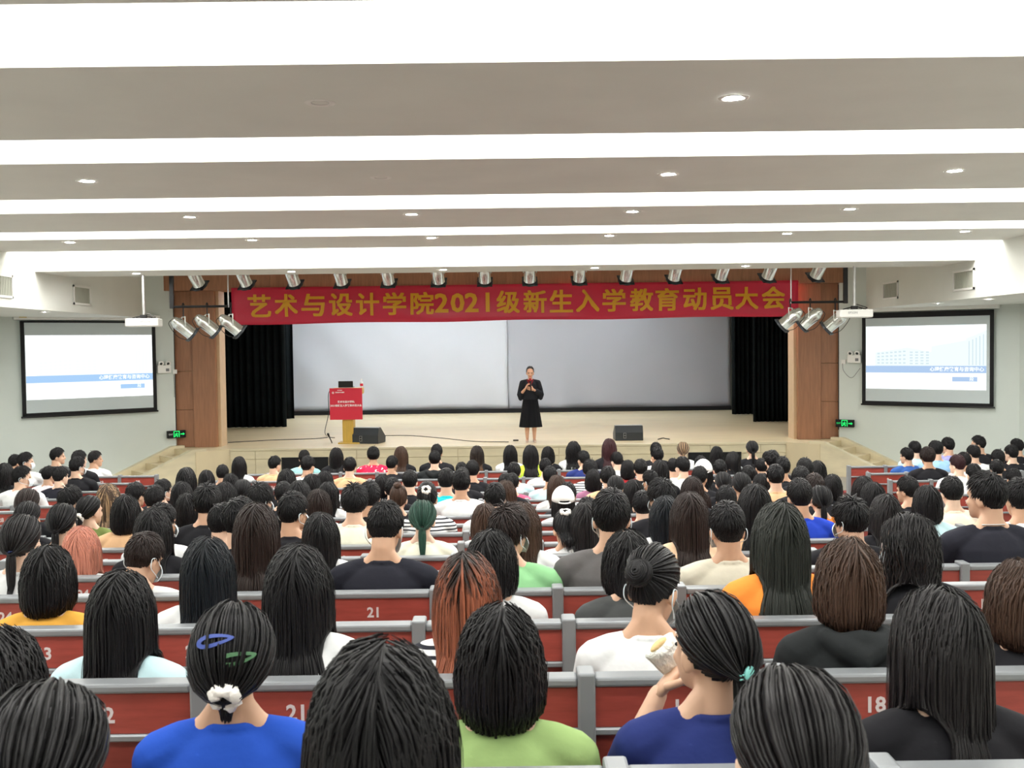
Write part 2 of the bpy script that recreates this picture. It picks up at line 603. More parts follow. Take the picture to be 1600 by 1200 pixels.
# wooden header and columns
ZH = CAM_Z + 1.24
e = empty('proscenium_header', (0, 22.3, ZH))
MB().box((-7.45, 0.62, 0.0), (7.45, 0.75, 1.2)).build('rear_board', MT['wood'], e)
MB().box((-7.45, 0.0, 0.0), (7.45, 0.62, 0.03)).build('underside', MT['wood'], e)
pm = MB().bevel_box((0.002, -0.02, 0.0), (14.9 / 6 - 0.002, 0.02, 0.62), 0.003, seg=1).mesh('wood_panel')
pm.materials.append(MT['wood'])
for k in range(6):
    link('wood_panel', pm, None, e).location = (-7.45 + k * 14.9 / 6, 0, 0)
struct(e, 'brown wooden header across the stage opening', 'header')
for side, nm in ((-1, 'left'), (1, 'right')):
    e = empty('proscenium_column', (side * 6.65, 22.5, Z_STAGE))
    h = ZH - Z_STAGE
    # outer half, three stacked panels with pale joints
    zs = [0.0, 0.80, 1.62, 2.45, h]
    for z0, z1 in zip(zs, zs[1:]):
        xa, xb = sorted((side * 0.42, side * 0.03))
        MB().bevel_box((xa, 0.02, z0 + 0.004), (xb, 0.5, z1 - 0.004), 0.004, seg=1).build('wood_panel', MT['wood'], e)
    xa, xb = sorted((side * 0.40, side * 0.05))
    MB().box((xa, 0.06, 0), (xb, 0.46, h)).build('joint_core', MT['woodlight'], e)
    xa, xb = sorted((side * 0.03, side * -0.46))
    MB().bevel_box((xa, -0.05, 0.0), (xb, 0.55, h), 0.005, seg=1).build('column_board', MT['wood'], e)
    xa, xb = sorted((side * -0.46, side * -0.525))
    MB().box((xa, 0.05, 0.0), (xb, 0.5, h)).build('edge_trim', MT['woodlight'], e)
    struct(e, f'brown wood clad column at the {nm} of the stage', 'column')


# curtains: wavy velvet sheets
def curtain(x0, x1, Y, z0, z1, label, folds=9, amp=0.07, mat='velvet', name='stage_curtain'):
    m = MB()
    nx, nz = 90, 6
    rnd = random.Random(int(abs(x0 * 100)))
    ph = rnd.random() * 6
    g = []
    for j in range(nz + 1):
        row = []
        for i in range(nx + 1):
            s = i / nx
            x = x0 + (x1 - x0) * s
            y = Y + amp * math.sin(s * folds * 2 * math.pi + ph + 0.5 * math.sin(j * 0.6)) + 0.4 * amp * math.sin(s * folds * 4.7 + ph)
            row.append(m.bm.verts.new((x, y, z0 + (z1 - z0) * j / nz)))
        g.append(row)
    for j in range(nz):
        for i in range(nx):
            m.bm.faces.new((g[j][i], g[j][i + 1], g[j + 1][i + 1], g[j + 1][i]))
    o = m.build(name, MT[mat], None, True)
    so = o.modifiers.new('solid', 'SOLIDIFY')
    so.thickness = 0.015
    tag(o, label, 'curtain')
    return o


curtain(at(350, 600, 27.9).x, at(446, 600, 27.9).x, 27.9, Z_STAGE + 0.01, 4.9, 'black velvet curtain at stage left edge behind the lectern')
curtain(-7.4, at(459, 600, 31.0).x, 31.0, Z_STAGE + 0.02, 4.9, 'narrow black curtain strip beside the backdrop on the left', 5)
curtain(at(1177, 600, 27.6).x, 7.5, 27.6, Z_STAGE + 0.01, 4.9, 'black velvet curtain at right stage edge, front one')
curtain(at(1145, 600, 30.4).x, 7.4, 30.4, Z_STAGE + 0.02, 4.9, 'black curtain beside the backdrop on the right, rear one', 7)


def backdrop(x0, x1, mat, label, seed):
    m = MB()
    nx, nz = 60, 24
    rnd = random.Random(seed)
    ws = [(rnd.uniform(-1, 1), rnd.uniform(2, 9), rnd.uniform(0.5, 3), rnd.uniform(0, 6)) for _ in range(6)]
    g = []
    for j in range(nz + 1):
        row = []
        for i in range(nx + 1):
            s, t = i / nx, j / nz
            y = 32.85 + sum(0.010 * a * math.sin(b * s * 3 + c * t * 5 + p) for a, b, c, p in ws)
            y += 0.05 * (1 - t) ** 4 * math.sin(s * 30 + seed) * (0.4 + 0.6 * math.sin(s * 7))
            zb = Z_STAGE + 0.10 + 0.025 * math.sin(s * 9 + seed)
            row.append(m.bm.verts.new((x0 + (x1 - x0) * s, y, zb + (4.9 - zb) * t)))
        g.append(row)
    for j in range(nz):
        for i in range(nx):
            m.bm.faces.new((g[j][i], g[j][i + 1], g[j + 1][i + 1], g[j + 1][i]))
    o = m.build('backdrop_cloth', MT[mat], None, True)
    o.modifiers.new('solid', 'SOLIDIFY').thickness = 0.006
    tag(o, label, 'backdrop')


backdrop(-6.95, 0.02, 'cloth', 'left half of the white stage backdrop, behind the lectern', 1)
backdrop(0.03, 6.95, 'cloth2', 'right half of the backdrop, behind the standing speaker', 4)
o = MB().box((-6.95, 32.7, Z_STAGE), (6.95, 33.1, Z_STAGE + 0.12)).build('backdrop_gap_shade', MT['dark'])  # solid dark box paints the shade in the gap under the cloth
tag(o, 'dark strip standing in for the shaded gap at the backdrop foot', 'shade strip')
# border lamps above the stage, hidden by the header
for k, (x, y, s) in enumerate(((-4.6, 24.3, 1.5), (-1.5, 24.3, 1.5), (1.7, 24.3, 1.5), (4.6, 24.3, 1.5), (-5.2, 30.2, 2.2), (-2.6, 30.2, 2.2), (0.2, 30.2, 1.8), (3.4, 30.2, 1.8))):
    e = empty('stage_lamp', (x, y, 4.94))
    MB().box((-s / 2, -0.16, -0.04), (s / 2, 0.16, 0.055)).build('housing', MT['white'], e)
    MB().box((-s / 2 + 0.03, -0.13, -0.05), (s / 2 - 0.03, 0.13, -0.04)).build('diffuser', MT['stagelamp'] if y < 29 else MT['cyclamp'], e)
    tag(e, f'long white lamp on the stage ceiling, {ORD[k + 1]} of the row', 'light', 'stage ceiling lamps')

# ---------------------------------------------------------------- banner
BY = 22.22
b0, b1 = at(362, 476, BY), at(1247, 468, BY)
def ban_z(s, t):
    top = at(362 + (1247 - 362) * s, 450 - 12 * s, BY).z
    bot = at(362 + (1247 - 362) * s, 507.5 - 14 * s + 0.8 * math.sin(s * 21), BY).z
    return bot + (top - bot) * t
def ban_y(s, t):
    return BY + 0.025 * math.sin(s * 34 + 2 * t) * (1 - 0.5 * t) + 0.02 * math.sin(s * 11 + 5 * t) - 0.02 * math.sin(t * 3.14)
m = MB()
nx, nz = 140, 10
g = [[m.bm.verts.new((b0.x + (b1.x - b0.x) * i / nx, ban_y(i / nx, j / nz), ban_z(i / nx, j / nz))) for i in range(nx + 1)] for j in range(nz + 1)]
for j in range(nz):
    for i in range(nx):
        m.bm.faces.new((g[j][i], g[j][i + 1], g[j + 1][i + 1], g[j + 1][i]))
ban = m.build('banner', MT['banner'], None, True)
ban.modifiers.new('solid', 'SOLIDIFY').thickness = 0.006
tag(ban, 'long red banner with gold Chinese characters across the stage opening', 'banner')
# the lettering follows the cloth
chars = '艺术与设计学院2021级新生入学教育动员大会'
cxs = [406, 448, 490, 533, 575, 617, 660, 690, 715, 737, 762, 794, 836, 877, 918, 959, 1002, 1042, 1085, 1127, 1166, 1208]
for ch, px in zip(chars, cxs):
    digit = ch.isdigit()
    me = text_mesh(ch, 1.0, 0.0, 0.0, MT['gold'])
    bb = bmesh.new()
    for ox, oy in ((-.026, -.02), (.026, -.02), (-.026, .02), (.026, .02), (0, 0)):
        me2 = me.copy()
        me2.transform(Matrix.Translation((ox, oy, 0)))
        bb.from_mesh(me2)
        bpy.data.meshes.remove(me2)
    bb.to_mesh(me)
    bb.free()
    xs = [v.co.x for v in me.vertices]
    ys = [v.co.y for v in me.vertices]
    cx, cy = (min(xs) + max(xs)) / 2, (min(ys) + max(ys)) / 2
    hgt = max(ys) - min(ys)
    want_h = (0.405 if digit else 0.475)
    k = want_h / max(hgt, 0.4)
    kx = 0.49 / max(max(xs) - min(xs), 0.6) if not digit else 0.29 / max(max(xs) - min(xs), 0.35)
    if ch == '1':
        kx = k
    cen = at(px, 478 - (px - 406) * 0.0158, BY)
    for v in me.vertices:
        x = cen.x + (v.co.x - cx) * kx
        s = (x - b0.x) / (b1.x - b0.x)
        z = cen.z + (v.co.y - cy) * k
        t = (z - ban_z(s, 0)) / (ban_z(s, 1) - ban_z(s, 0))
        v.co = (x, ban_y(s, t) - 0.028, z)
    link('banner_character', me, None, ban)

# ================================================================ STAGE EQUIPMENT AND WALL FIXTURES
# ---------------------------------------------------------------- PAR cans
def par_meshes():
    d = {}
    d['body'] = MB().lathe([(0.085, -0.17), (0.105, -0.15), (0.108, -0.10), (0.112, -0.09), (0.112, 0.16), (0.118, 0.165), (0.118, 0.18), (0.10, 0.18), (0.098, -0.08)], n=24).mesh('body', True)
    d['body'].materials.append(MT['chrome'])
    d['rear_cap'] = MB().lathe([(0.0, -0.255), (0.035, -0.252), (0.06, -0.235), (0.075, -0.205), (0.088, -0.165), (0.09, -0.155)], n=20).mesh('rear_cap', True)
    d['rear_cap'].materials.append(MT['chrome'])
    fr = MB()
    fr.box((-0.145, -0.145, 0.185), (0.145, -0.10, 0.205)).box((-0.145, 0.10, 0.185), (0.145, 0.145, 0.205))
    fr.box((-0.145, -0.145, 0.185), (-0.10, 0.145, 0.205)).box((0.10, -0.145, 0.185), (0.145, 0.145, 0.205))
    fr.lathe([(0.125, 0.17), (0.15, 0.18), (0.152, 0.215), (0.12, 0.215)], n=20)
    d['gel_frame'] = fr.mesh('gel_frame')
    d['gel_frame'].materials.append(MT['darkgrey'])
    d['lens'] = MB().lathe([(0.0, 0.172), (0.06, 0.168), (0.099, 0.155)], n=20).mesh('lens', True)
    d['lens'].materials.append(MT['glass'])
    y = MB()
    y.box((-0.13, -0.016, -0.02), (-0.122, 0.016, 0.02))
    y.tube([(-0.127, 0, 0), (-0.127, 0.0, 0.0)], 0.012) if False else None
    d['bolt'] = MB().lathe([(0.0, 0.0), (0.018, 0.0), (0.018, 0.03), (0, 0.03)], n=10).mesh('bolt')
    d['bolt'].materials.append(MT['black'])
    y.bm.free()
    return d


PAR = par_meshes()


def par_can(pivot, axis, hang, label, group, cable=True, yoke_len=0.19):
    """pivot: centre of the can; axis: way it shines; hang: z of the bar above it"""
    axis = Vector(axis).normalized()
    e = empty('par_can', pivot)
    side = axis.cross(Vector((0, 0, 1))).normalized()
    m = Matrix((side, axis.cross(side), axis)).transposed().to_4x4()
    for nm in ('body', 'rear_cap', 'gel_frame', 'lens'):
        o = link(nm, PAR[nm], None, e)
        o.matrix_local = m
    s = side * 0.125
    up = Vector((0, 0, hang - pivot[2]))
    yk = MB()
    yl = min(yoke_len, up.z - 0.05)
    for sg in (-1, 1):
        p = s * sg
        yk.tube([p, p + Vector((0, 0, yl))], 0.011, 6)
    yk.tube([-s + Vector((0, 0, yl)), s + Vector((0, 0, yl))], 0.011, 6)
    yk.build('yoke', MT['chrome'], e)
    h = MB()
    h.tube([(0, 0, yl), (0, 0, up.z - 0.045)], 0.012, 6)
    c = [Vector((0, 0.045 * math.sin(a), up.z - 0.0 - 0.045 * math.cos(a))) for a in [k * math.pi / 5 for k in range(9)]]
    h.tube(c, 0.010, 6)
    h.build('hook_clamp', MT['black'], e)
    if cable:
        r = -axis * 0.25
        pts = [r, r + Vector((-0.06 * (1 if axis.x > 0 else -1), 0, -0.10)), r + axis * 0.12 + Vector((0, 0, -0.24)), axis * 0.1 + Vector((0, -0.03, -0.16))]
        MB().tube(bez(pts, 14), 0.006, 5).build('power_cable', MT['cable'], e)
    tag(e, label, 'stage light', group)
    return e


def bez(pts, n):
    """smooth Catmull-Rom through the points"""
    P = [Vector(p) for p in pts]
    P = [P[0] * 2 - P[1]] + P + [P[-1] * 2 - P[-2]]
    out = []
    for i in range(1, len(P) - 2):
        for k in range(n):
            t = k / n
            a, b, c, d = P[i - 1], P[i], P[i + 1], P[i + 2]
            out.append(0.5 * ((2 * b) + (c - a) * t + (2 * a - 5 * b + 4 * c - d) * t * t + (3 * b - a - 3 * c + d) * t ** 3))
    out.append(P[-2])
    return out


pxs = [305, 380, 456, 531, 605, 684, 757, 828, 906, 980, 1056, 1130, 1204, 1280]
PY = 20.0
bar = MB().tube([(-6.4, PY, 4.26), (6.4, PY, 4.26)], 0.025, 8).build('lighting_bar', MT['black'])
tag(bar, 'black bar above the stage front carrying the row of lights', 'bar')
for i, px in enumerate(pxs):
    p = at(px, 429.5 - (px - 300) * 0.0135 + 4.0, PY)
    par_can(p, (0.25 * (-1 if px > 800 else 1) * abs(px - 800) / 500, 0.62, -0.78), 4.26,
            f'chrome stage light under the ceiling, {ORD[i + 1]} from left', 'chrome stage lights in a row', False, 0.14)

RY = 18.8
for side, nm, pxa, pxb, pxl, ybar, ytop in ((-1, 'left', 269, 357, (281, 318, 355), 481, 428), (1, 'right', 1321, 1236, (1311, 1272, 1241), 471, 418)):
    A, B = at(pxa, ybar, RY), at(pxb, ybar - (4 if side < 0 else -2), RY)
    zb = (A.z + B.z) / 2
    e = empty('light_rig', (A.x, RY, zb))
    MB().box((-0.035, -0.03, -0.03), (0.035, 0.03, Z_SOF + 0.1 - zb)).build('main_post', MT['black'], e)
    MB().tube([(B.x - A.x, 0, -0.02), (B.x - A.x, 0, Z_SOF + 0.1 - zb)], 0.013, 8).build('thin_rod', MT['steel'], e)
    MB().tube([(0, 0, 0), (B.x - A.x, 0, 0)], 0.022, 8).build('crossbar', MT['black'], e)
    tag(e, f'black hanging bar with three spotlights on the {nm} of the stage', 'light rig')
    for k, px in enumerate(pxl):
        off = 0.13 * side
        pv = at(px + side * -6, ybar + 27 + (4 if k == 0 else 0), RY)
        par_can((pv.x, RY, pv.z), (-side * 0.68, 0.38, -0.62), zb + 0.02,
                f'chrome spotlight on the {nm} hanging bar, ' + ['the outermost', 'the middle one', 'the innermost'][k], 'side spotlights')

# ---------------------------------------------------------------- projectors
for side, nm, px, py, pxp, ytop in ((-1, 'left', 225, 504, 222, 429), (1, 'right', 1335, 490, 1336, 417)):
    Yp = 17.9
    p = at(px, py, Yp)
    e = empty('projector', p)
    MB().bevel_box((-0.27, -0.2, -0.07), (0.27, 0.2, 0.065), 0.02).build('case', MT['white'], e)
    xa, xb = sorted((side * 0.272, side * 0.20))
    MB().box((xa - 0.002, -0.17, -0.055), (xb + 0.002, 0.203, 0.045)).build('side_grille', MT['greyplastic'], e)
    MB().lathe([(0.0, 0.0), (0.05, 0.0), (0.055, 0.04), (0.03, 0.04), (0, 0.02)], Matrix.Translation((side * 0.1, 0.2, 0)) @ Matrix.Rotation(R(-90), 4, 'X'), 16).build('lens', MT['darkgrey'], e)
    zt = (Z_SOF - 0.23) - p.z
    pole = MB().tube([(0, 0, 0.10), (0, 0, zt)], 0.024, 10)
    pole.build('pole', MT['steel'], e)
    br = MB().box((-0.11, -0.09, 0.066), (0.11, 0.09, 0.08)).box((-0.05, -0.05, 0.08), (0.05, 0.05, 0.13))
    for a in (-1, 1):
        br.tube([(a * 0.05, 0, 0.11), (a * 0.19, 0.0, 0.075)], 0.009, 6)
    br.build('ceiling_mount', MT['black'], e)
    MB().tube(bez([(0.03, 0, 0.16), (0.14, -0.03, 0.12), (0.2, -0.05, 0.09), (0.13, -0.08, 0.075)], 6), 0.008, 5).build('cable', MT['cable'], e)
    me = text_mesh('EPSON', 0.05, 0, 0, MT['greyplastic'])
    o = link('lettering', me, None, e)
    o.matrix_local = frame((-side * 0.06, -0.203, 0.01), (1, 0, 0), (0, -1, 0))
    e.rotation_euler = (0, 0, R(side * -8))
    tag(e, f'white projector hanging on a pole beside the {nm} screen', 'projector')


# ---------------------------------------------------------------- projection screens
def slide_material(side):
    """projected slide: white photograph of a building, blue title band (emissive screen)"""
    m = bpy.data.materials.new('projected_slide')
    m.use_nodes = True
    nt = m.node_tree
    nt.nodes.remove(nt.nodes['Principled BSDF'])
    out = nt.nodes['Material Output']
    em = nt.nodes.new('ShaderNodeEmission')
    em.inputs['Strength'].default_value = SCREEN_POWER
    nt.links.new(em.outputs[0], out.inputs[0])
    tc = nt.nodes.new('ShaderNodeTexCoord')
    nz = nt.nodes.new('ShaderNodeTexNoise')
    nz.inputs['Scale'].default_value = 2.0
    nt.links.new(tc.outputs['Object'], nz.inputs['Vector'])
    cr = nt.nodes.new('ShaderNodeValToRGB')
    cr.color_ramp.elements[0].color = srgb(240, 252, 252) if side > 0 else srgb(250, 254, 255)
    cr.color_ramp.elements[1].color = (1, 1, 1, 1)
    cr.color_ramp.elements[0].position = 0.4
    cr.color_ramp.elements[1].position = 0.55
    nt.links.new(nz.outputs['Fac'], cr.inputs['Fac'])
    nt.links.new(cr.outputs['Color'], em.inputs['Color'])
    return m


def emit_mat(name, col, k=1.0):
    m = bpy.data.materials.new(name)
    m.use_nodes = True
    nt = m.node_tree
    nt.nodes.remove(nt.nodes['Principled BSDF'])
    em = nt.nodes.new('ShaderNodeEmission')
    em.inputs['Color'].default_value = col
    em.inputs['Strength'].default_value = k
    nt.links.new(em.outputs[0], nt.nodes['Material Output'].inputs[0])
    return m


for side, nm in ((-1, 'left'), (1, 'right')):
    d = Vector((side * -DL.x, DL.y, 0))
    nrm = Vector((-side * 0.638, -0.77, 0)).normalized()
    p0 = Vector((side * 7.05, WALL_P, 0)) + nrm * 0.09
    if side < 0:
        c = [on_plane(x, y, p0, nrm) for x, y in ((32, 500.5), (243, 503), (245, 641.5), (34, 653))]
    else:
        c = [on_plane(x, y, p0, nrm) for x, y in ((1347, 491), (1553, 482), (1553, 637.5), (1347, 631))]
    ctr = (c[0] + c[1] + c[2] + c[3]) / 4
    W = ((c[1] - c[0]).length + (c[2] - c[3]).length) / 4
    H = ((c[0].z - c[3].z) + (c[1].z - c[2].z)) / 4
    xd = Vector((-d.x, -d.y, 0)) if side < 0 else d
    e = empty('projection_screen')
    e.matrix_world = frame(ctr, xd, nrm)
    T = 0.075
    MB().box((-W, -H, -0.006), (W, H, 0.0)).build('screen_cloth', M('screen_cloth', srgb(196, 206, 208), 0.8), e)
    bd = MB()
    bd.box((-W, -H, 0.0), (-W + T, H, 0.004)).box((W - T, -H, 0.0), (W, H, 0.004))
    bd.box((-W, -H, 0.0), (W, -H + T, 0.004)).box((-W, H - (0.035 if side < 0 else 0.11), 0.0), (W, H, 0.004))
    bd.build('black_border', MT['dark'], e)
    MB().tube([(-W - 0.02, -H, 0.0), (W + 0.02, -H, 0.0)], 0.018, 8).build('bottom_bar', MT['black'], e)
    # slide
    x0, x1 = -W + T + 0.01, W - T - 0.005
    if side > 0:
        x1 = W - T - 0.06
    zt, zb = H - 0.28, -H + 0.33
    MB().quad((x0, zb, 0.005), (x1, zb, 0.005), (x1, zt, 0.005), (x0, zt, 0.005)).build('slide', slide_material(side), e)
    L = x1 - x0
    Hs = zt - zb
    band = emit_mat('slide_band', srgb(160, 195, 232) if side < 0 else srgb(165, 190, 222), SCREEN_POWER)
    zb1, zb0 = zb + Hs * 0.37, zb + Hs * 0.26
    MB().quad((x0, zb0, 0.006), (x1, zb0, 0.006), (x1, zb1, 0.006), (x0, zb1, 0.006)).build('title_band', band, e)
    MB().quad((x1 - L * 0.27, zb + Hs * 0.13, 0.006), (x1 - L * 0.07, zb + Hs * 0.13, 0.006), (x1 - L * 0.07, zb + Hs * 0.20, 0.006), (x1 - L * 0.27, zb + Hs * 0.20, 0.006)).build('name_box', band, e)
    wt = emit_mat('slide_text', srgb(250, 254, 255), SCREEN_POWER)
    me = text_mesh('心理健康教育与咨询中心', 0.094, 0, 0.002, wt)
    o = link('slide_title', me, None, e)
    o.location = (x1 - L * 0.235, (zb0 + zb1) / 2, 0.0075)
    me = text_mesh('段', 0.085, 0, 0.001, wt)
    link('slide_name', me, None, e).location = (x1 - L * 0.115, zb + Hs * 0.165, 0.0075)
    # faint building picture: facade outlines and windows of the projected photo
    bl = emit_mat('slide_building', srgb(226, 238, 240) if side > 0 else srgb(242, 248, 250), SCREEN_POWER)
    bl2 = emit_mat('slide_window', srgb(200, 216, 222) if side > 0 else srgb(232, 240, 242), SCREEN_POWER)
    zg = zb1
    m2 = MB()
    def P2(u, v, k=0.0062):
        return (x0 + L * u, zg + Hs * 0.63 * v, k)
    m2.quad(P2(0.08, 0.0), P2(0.36, 0.0), P2(0.36, 0.46), P2(0.08, 0.34))
    m2.quad(P2(0.36, 0.0), P2(0.56, 0.0), P2(0.56, 0.34), P2(0.36, 0.46))
    m2.quad(P2(0.56, 0.0), P2(0.84, 0.0), P2(0.84, 0.62), P2(0.56, 0.48)) if side > 0 else m2.quad(P2(0.6, 0), P2(0.75, 0), P2(0.75, 0.2), P2(0.6, 0.2))
    m2.quad(P2(0.84, 0.0), P2(0.999, 0.0), P2(0.999, 0.86), P2(0.84, 0.66))
    m2.build('slide_buildings', bl, e)
    sb = [o for o in e.children if o.name.startswith('slide_buildings')][0]
    def pane(u, v, du, dv):
        MB().quad(P2(u, v, 0.0066), P2(u + du, v, 0.0066), P2(u + du, v + dv, 0.0066), P2(u, v + dv, 0.0066)).build('window_print', bl2, sb)
    for i in range(7):
        for j in range(4):
            u = 0.10 + i * 0.037
            pane(u, 0.05 + j * (0.36 + (u - 0.08) / 0.28 * 0.10) / 4.6, 0.022, 0.04)
    for i in range(4):
        for j in range(5):
            pane(0.38 + i * 0.045, 0.04 + j * 0.07, 0.025, 0.035)
    for i in range(5):
        pane(0.86 + i * 0.028, 0.02, 0.009, 0.58 + i * 0.04)
    # roller case above
    MB().bevel_box((-W - 0.12, H + 0.02, -0.075), (W + 0.10, H + 0.13, 0.035), 0.02).build('roller_case', MT['white'], e)
    if side < 0:
        MB().box((-W - 0.02, H + 0.06, 0.035), (-W + 0.12, H + 0.10, 0.037)).build('case_label', M('yellow_label', srgb(205, 180, 90)), e)
    tag(e, f'projection screen with black border on the {nm} wall, showing a white building slide', 'screen')

    # green exit sign
    sp = on_plane(276 if side < 0 else 1319.5, 678.5 if side < 0 else 661.5, p0, nrm)
    e = empty('exit_sign')
    e.matrix_world = frame(sp, xd, nrm)
    MB().bevel_box((-0.20, -0.078, -0.05), (0.20, 0.078, 0.0), 0.006, seg=1).build('case', MT['dark'], e)
    g = MB()
    g.box((-0.065, -0.062, 0.0), (-0.05, 0.068, 0.003)).box((0.05, -0.062, 0.0), (0.065, 0.068, 0.003)).box((-0.065, 0.055, 0.0), (0.065, 0.068, 0.003))
    g.tube([(0.005, 0.036, 0.002), (0.006, 0.037, 0.002)], 0.013, 8)
    g.tube([(0.0, 0.02, 0.002), (-0.012, -0.015, 0.002), (0.02, -0.03, 0.002), (0.012, -0.06, 0.002)], 0.011, 6)
    g.tube([(-0.012, -0.015, 0.002), (-0.04, -0.05, 0.002)], 0.010, 6)
    g.tube([(-0.035, 0.0, 0.002), (0.0, 0.018, 0.002), (0.035, 0.0, 0.002)], 0.007, 6)
    g.build('running_figure', MT['green'], e)
    a = MB()
    sx = 1
    a.box((0.085, -0.01, 0.0), (0.145, 0.01, 0.003)).prism([(0.14, -0.028), (0.178, 0.0), (0.14, 0.028)], 0.0, 0.003)
    a.build('arrow', MT['green'], e)
    me = text_mesh('EXIT', 0.045, 0, 0, MT['green'] if side > 0 else MT['paper'])
    link('lettering', me, None, e).location = (-0.125, 0.0, 0.003)
    tag(e, f'green lit exit sign on the {nm} wall beside the stage column', 'exit sign')

    # emergency twin lamp and sockets
    sp = on_plane(257 if side < 0 else 1334, 575 if side < 0 else 559, p0, nrm)
    e = empty('emergency_light')
    e.matrix_world = frame(sp, xd, nrm)
    MB().bevel_box((-0.14, -0.11, -0.08), (0.14, 0.06, 0.0), 0.012).build('case', MT['white'], e)
    for k in (-1, 1):
        l = MB().lathe([(0.0, -0.06), (0.03, -0.055), (0.055, -0.02), (0.06, 0.02), (0.05, 0.025), (0.0, 0.01)],
                       Matrix.Translation((k * 0.075, 0.10, 0.0)) @ Matrix.Rotation(R(30), 4, 'X'), 14).build('lamp_head', MT['white'], e, True)
        MB().lathe([(0.0, 0.013), (0.026, 0.027), (0.03, 0.02)], Matrix.Translation((k * 0.075, 0.10, 0.0)) @ Matrix.Rotation(R(30), 4, 'X'), 12).build('lamp_lens', MT['darkgrey'], l, True)
    MB().box((0.03, -0.07, 0.0), (0.10, -0.01, 0.004)).build('switch_plate', MT['greyplastic'], e)
    sd = -1 if side > 0 else 1
    MB().tube(bez([(sd * 0.25, -0.12, -0.02), (sd * 0.22, -0.28, -0.01), (sd * 0.05, -0.42, -0.01), (-sd * 0.13, -0.22, -0.02)], 8) if side > 0 else
              bez([(0.2, -0.14, -0.02), (0.21, -0.4, -0.02), (0.205, -0.62, -0.02)], 6), 0.006, 5).build('cable', MT['greyplastic'], e)
    MB().box((sd * 0.25 - 0.045, -0.13, -0.08), (sd * 0.25 + 0.045, -0.04, -0.06)).build('socket', MT['white'], e)
    tag(e, f'white twin emergency lamp beside the {nm} projection screen', 'lamp')

# ---------------------------------------------------------------- lectern
LY = 22.9
lp = at(540, 686, LY)
e = empty('lectern', (lp.x, LY, Z_STAGE))
def zat(py, px=541):
    return at(px, py, LY).z - Z_STAGE
xl, xr = at(517, 630, LY).x - lp.x, at(567.5, 630, LY).x - lp.x
zt, zb = zat(606), zat(655)
pl, pr = at(536, 670, LY).x - lp.x, at(553, 670, LY).x - lp.x
MB().bevel_box((pl, -0.08, 0.0), (pr, 0.24, zb + 0.3), 0.01).build('post', MT['ochre'], e)
MB().bevel_box((pl - 0.10, -0.12, 0.0), (pr + 0.14, 0.32, 0.03), 0.008).build('base_plate', MT['ochre'], e)
MB().bevel_box((xl + 0.03, -0.12, zt - 0.14), (xr - 0.03, 0.38, zt - 0.01), 0.01).build('desk_box', MT['ochre'], e)
bd = MB().box((xl, -0.15, zb), (xr, -0.125, zt)).build('front_board', MT['redboard'], e)
for body, sz, zz, xo in (('艺术与设计学院', 0.052, zat(627.5), 0.0), ('2021级新生入学教育动员大会', 0.052, zat(633.3), 0.0), ('艺术与设计学院', 0.028, zat(612.8), -0.13), ('ART DESIGN', 0.018, zat(609.3), -0.13)):
    me = text_mesh(body, sz, 0, 0.0012, MT['paper'])
    o = link('lettering', me, None, bd)
    o.matrix_local = frame(((xl + xr) / 2 + xo, -0.152, zz), (1, 0, 0), (0, -1, 0))
lg = MB().lathe([(0.012, 0), (0.022, 0.0), (0.022, 0.002), (0.012, 0.002)], n=16).build('emblem', MT['paper'], bd)
lg.matrix_local = frame((xl + 0.075, -0.152, zat(613)), (1, 0, 0), (0, -1, 0))
tag(e, 'lectern with red front board with white lettering on ochre post', 'lectern')
# laptop on the lectern
lx0, lx1 = at(528, 600, LY).x, at(551, 600, LY).x
lz0, lz1 = at(540, 605.2, LY).z, at(540, 595, LY).z
e = empty('laptop', ((lx0 + lx1) / 2, LY + 0.08, lz0 - 0.008))
w = (lx1 - lx0) / 2
MB().bevel_box((-w, -0.02, 0.0), (w, 0.22, 0.016), 0.004).build('keyboard_base', MT['darkgrey'], e)
MB().bevel_box((-w, -0.032, 0.012), (w, -0.02, lz1 - lz0), 0.004).build('screen_lid', MT['dark'], e)
tag(e, 'black laptop seen from behind on top of the red lectern', 'laptop')
# water bottle
bp = at(564.5, 605, LY)
e = empty('water_bottle', (bp.x, LY + 0.05, lz0 - 0.008))
MB().lathe([(0.0, 0.0), (0.032, 0.002), (0.034, 0.02), (0.034, 0.11), (0.03, 0.125), (0.014, 0.15), (0.013, 0.165)], n=16).build('bottle_body', MT['glass'], e, True)
MB().lathe([(0.016, 0.163), (0.016, 0.185), (0.0, 0.186)], n=12).build('cap', MT['white'], e)
MB().lathe([(0.0345, 0.03), (0.0345, 0.085)], n=16).build('paper_label', MT['redboard'], e)
tag(e, 'small clear water bottle on the right corner of the lectern', 'bottle')
# hanging lectern cable, the microphone on the floor, the stage cables
def fl(px, py):
    p = on_plane(px, py, (0, 0, Z_STAGE), (0, 0, 1))
    return Vector((p.x, p.y, Z_STAGE + 0.008))
cab = bez([at(517, 607, LY), at(513, 618, LY), at(513.5, 645, LY), at(508, 672, LY - 0.1), fl(510, 681), fl(517, 684), fl(523, 684.5)], 8)
o = MB().tube(cab, 0.008, 5).build('microphone_cable', MT['cable'])
tag(o, 'thin black cable hanging from the left of the lectern to floor', 'cable')
o = MB().tube(bez([fl(356, 692), fl(390, 690), fl(430, 688), fl(460, 687), fl(490, 686), fl(512, 684)], 6), 0.010, 5).build('floor_cable', MT['cable'])
tag(o, 'black cable lying on the stage left of the lectern', 'cable')
o = MB().tube(bez([fl(598, 681), fl(640, 681), fl(690, 685), fl(740, 690), fl(795, 691)], 6), 0.008, 5).build('floor_cable', MT['cable'])
tag(o, 'thin cable on the stage between loudspeaker and standing speaker', 'cable')
